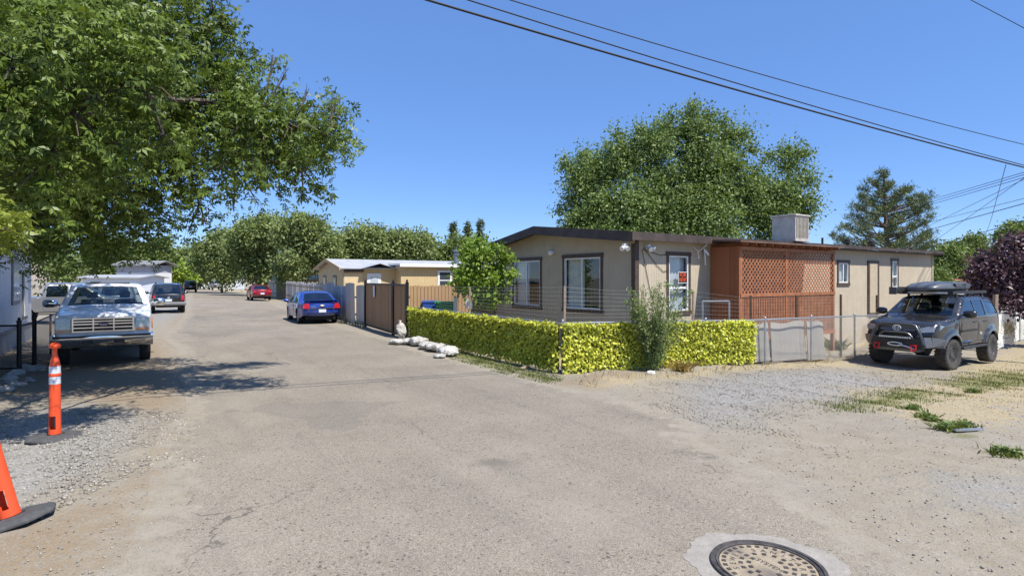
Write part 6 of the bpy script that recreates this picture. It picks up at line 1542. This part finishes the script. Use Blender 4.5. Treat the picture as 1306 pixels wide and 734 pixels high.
for lb_, px, y0, y1, Z, w in (('narrow white board standing right of the green bin', 581, 378, 410, 19.3, .14), ('white board hung by the young tree trunk', 598, 381, 393, 18.2, .22)):
    p = at(px, y1, Z); q = at(px, y0, Z); o = thing('white_board', lb_, 'board', (p.x, Z, 0 if y1 > 400 else p.z)); mb = MB(); mb.box(-w/2, w/2, -.01, .01, 0, q.z-(0 if y1 > 400 else p.z)); mb.build('sheet', M_white, o, bevel=.004)
    if y1 <= 400: mb = MB(); mb.box(-.02, .02, .012, .05, -p.z, q.z-p.z-.03); mb.build('stake', M_stake, o)
# grey pipe frame by the porch
p0, p1 = at(896, 384, 16.2), at(930, 384, 16.0); o = thing('pipe_frame', 'grey pipe frame standing before the reddish porch side', 'frame', (p0.x, p0.y, -.25)); O = Vector(o.location)
for a in (p0, p1): mb = MB(); mb.tube([(a.x, a.y, -.25), (a.x, a.y, a.z)], .028, 8); mb.build('upright', M_galv, o, loc=O)
mb = MB(); mb.tube([p0, p1], .028, 8); mb.build('crossbar', M_galv, o, loc=O)
# rocks
M_rock = plain('grey_rock', (.33, .31, .28), .9, var=.3, scale=6, bump=.4); M_wrock = plain('white_rock', (.62, .6, .57), .9)
def rock(label, px, py, s, seed, mat=None, grp='rocks by the black fence'):
    x, y = gp(px, py); g = np.random.default_rng(seed); bm = bmesh.new(); bmesh.ops.create_icosphere(bm, subdivisions=2, radius=1); ph = g.uniform(0, 6, 4)
    for v in bm.verts: k = 1+.2*math.sin(3*v.co.x+ph[0])+.15*math.sin(4*v.co.y+ph[1])+.1*math.sin(6*v.co.z+ph[2]); v.co = (v.co.x*s*k*1.3, v.co.y*s*k, v.co.z*s*k*.65)
    me = bpy.data.meshes.new('rock'); bm.to_mesh(me); bm.free(); me.materials.append(mat or M_rock); o = link('rock', me); o.location = (x, y, float(gzz(np.array(x), np.array(y)))+s*.25); o.rotation_euler = (0, 0, g.uniform(0, 6)); tag(o, label, 'rock', grp)
for k, (px, py, s, lb_) in enumerate(((18, 478, .17, 'grey rock at the foot of the near black fence post'), (32, 472, .22, 'largest grey rock between the black fence posts'), (48, 470, .15, 'grey rock just right of the gate post'), (8, 487, .14, 'grey rock left of the near fence post'), (22, 492, .11, 'small grey rock in front of the near fence post'), (4, 500, .12, 'grey rock at the left edge below the fence'), (38, 484, .1, 'small grey rock in front of the largest rock'))): rock(lb_, px, py, s, k, )
rock('white rock in the dry grass at the fence foot', 830, 475, .09, 40, M_wrock, 'rocks by the ivy screen')
for k, (px, py, s, lb_) in enumerate(((765, 480, .1, 'tan rock on the dirt mound by the corner'), (748, 484, .08, 'small tan rock left of the dirt mound'), (668, 470, .07, 'small grey rock under the street side ivy'))): rock(lb_, px, py, s, 50+k, plain('tan_rock', (.33, .25, .17), .95, var=.3), 'rocks by the ivy screen')
sx, sy = gp(1235, 553); mb = MB(); mb.box(-.22, .22, -.03, .03, 0, .025); o = mb.build('metal_scrap', M_galv, bevel=.004); o.location = (sx, sy, float(gzz(np.array(sx), np.array(sy)))+.01); o.rotation_euler = (0, 0, .15); tag(o, 'flat grey scrap strip lying among the weeds', 'scrap')

# ================================================================ UTILITY POLE AND WIRES
M_cable = plain('cable_black', (.008, .008, .008), .6)
pp = at(1373, 355, 16.6)
up = thing('utility_pole', 'wooden utility pole off to the right carrying the overhead cables', 'utility pole', (pp.x, 16.6, -.42))
mb = MB(); mb.tube([(0, 0, -.3), (0, 0, 8.2)], [.15, .10], 12); mb.build('pole', plain('pole_wood', (.16, .11, .07), .9, var=.3, bump=.3), up, smooth=50); mb = MB(); mb.box(-1, 1, -.05, .05, 7.6, 7.72); mb.build('crossarm', plain('pole_wood', (.16, .11, .07), .9), up)
def wire(label, P, Q, r, sag=.15, ext=.6, grp='overhead cables'):
    P = Vector(P); Q = Vector(Q); A = P+(P-Q)*ext; n = 24; o = thing('overhead_cable', label, 'cable', Q, 0, grp)
    mb = MB(); mb.tube([A.lerp(Q, k/n)-Vector((0, 0, sag*4*(k/n)*(1-k/n)))-Q for k in range(n+1)], r, 5); mb.build('strand', M_cable, o)
wire('thickest overhead cable, lowest of the three crossing the sky', at(572, -9, 8.6), at(1373, 230, 16.6), .019, .22)
wire('middle overhead cable just above the thickest one', at(624, -10, 9.0), at(1373, 228, 16.6), .012, .25)
wire('uppermost of the three overhead cables crossing the sky', at(684, -10, 9.3), at(1373, 200, 16.6), .010, .28)
for (x0, y0), (x1, y1), r, lb_ in (((1183, 256), (1373, 200), .015, 'topmost of the bundled cables beyond the pine'), ((1183, 259), (1373, 203), .015, 'middle of the bundled cables beyond the pine'), ((1183, 262), (1373, 207), .015, 'lowest of the bundled cables beyond the pine'),
    ((1180, 290), (1373, 196), .012, 'steep thin cable falling behind the pine'), ((1180, 285), (1373, 236), .012, 'gently sloping thin cable behind the pine'), ((1185, 293), (1373, 241), .02, 'thicker sloping cable behind the pine'), ((1192, 313), (1373, 263), .018, 'lowest sloping cable above the green trees'), ((1195, 305), (1373, 180), .012, 'steep cable crossing down to the green trees')):
    P = at(x0, y0, 34); Q = at(x1, y1, 16.6); wire(lb_, P, Q, r*.8, .0, .75, 'cables beyond the pine tree')
o = thing('overhead_cable', 'near vertical drop cable hanging from the thickest overhead cable', 'cable', at(1283, 210, 15.4), 0, 'cables beyond the pine tree'); O = Vector(o.location); mb = MB(); mb.tube([O, O.lerp(at(1256, 303, 34), .5)-Vector((0, 0, .15)), at(1256, 303, 34)], .009, 5); mb.build('strand', M_cable, o, loc=O)
P = at(1238, 0, 9); Q = at(1380, 75, 9.5); wire('faint high cable in the upper right corner', P, Q, .006, 0, .6)
# ================================================================ LIGHT, SKY, CAMERA
sd = np.array([.76, -.65]); sd = sd/np.linalg.norm(sd); EL = R(59)
S = Vector((sd[0]*math.cos(EL), sd[1]*math.cos(EL), math.sin(EL)))
l = bpy.data.lights.new('sun', 'SUN'); l.energy = 5.0; l.angle = R(.53); l.color = (1, .965, .9)
lo = bpy.data.objects.new('sun', l); COL.objects.link(lo); lo.rotation_euler = S.to_track_quat('Z', 'Y').to_euler()
w = bpy.data.worlds.new('World'); sc.world = w; w.use_nodes = True
nt = w.node_tree; nt.nodes.clear()
sk = nt.nodes.new('ShaderNodeTexSky'); sk.sky_type = 'NISHITA'; sk.sun_disc = False
sk.sun_elevation = EL; sk.sun_rotation = math.atan2(sd[0], sd[1]); sk.altitude = 1400; sk.air_density = .85; sk.dust_density = .05; sk.ozone_density = 3.5
bg = nt.nodes.new('ShaderNodeBackground'); bg.inputs[1].default_value = .15
wo = nt.nodes.new('ShaderNodeOutputWorld'); hs = nt.nodes.new('ShaderNodeHueSaturation'); hs.inputs['Saturation'].default_value = 1.12; nt.links.new(sk.outputs[0], hs.inputs['Color']); mx = nt.nodes.new('ShaderNodeMix'); mx.data_type = 'RGBA'; mx.inputs[0].default_value = .52; nt.links.new(hs.outputs[0], mx.inputs[6]); mx.inputs[7].default_value = (.85, 1.75, 4.3, 1); nt.links.new(mx.outputs[2], bg.inputs[0]); nt.links.new(bg.outputs[0], wo.inputs[0])
cam = bpy.data.cameras.new('camera'); co = bpy.data.objects.new('camera', cam); COL.objects.link(co)
cam.sensor_width = 36; cam.lens = F/1306*36; cam.shift_y = -12/1306; cam.clip_end = 8000; cam.clip_start = .05
co.location = (0, 0, H); co.rotation_euler = (R(90), 0, 0); sc.camera = co
vs_ = sc.view_settings; vs_.view_transform = 'Standard'; vs_.look = 'None'; vs_.gamma = 1; vs_.exposure = .47; vs_.use_curve_mapping = False
sc.cycles.max_bounces = 6; sc.cycles.transparent_max_bounces = 16; sc.cycles.caustics_reflective = False; sc.cycles.caustics_refractive = False
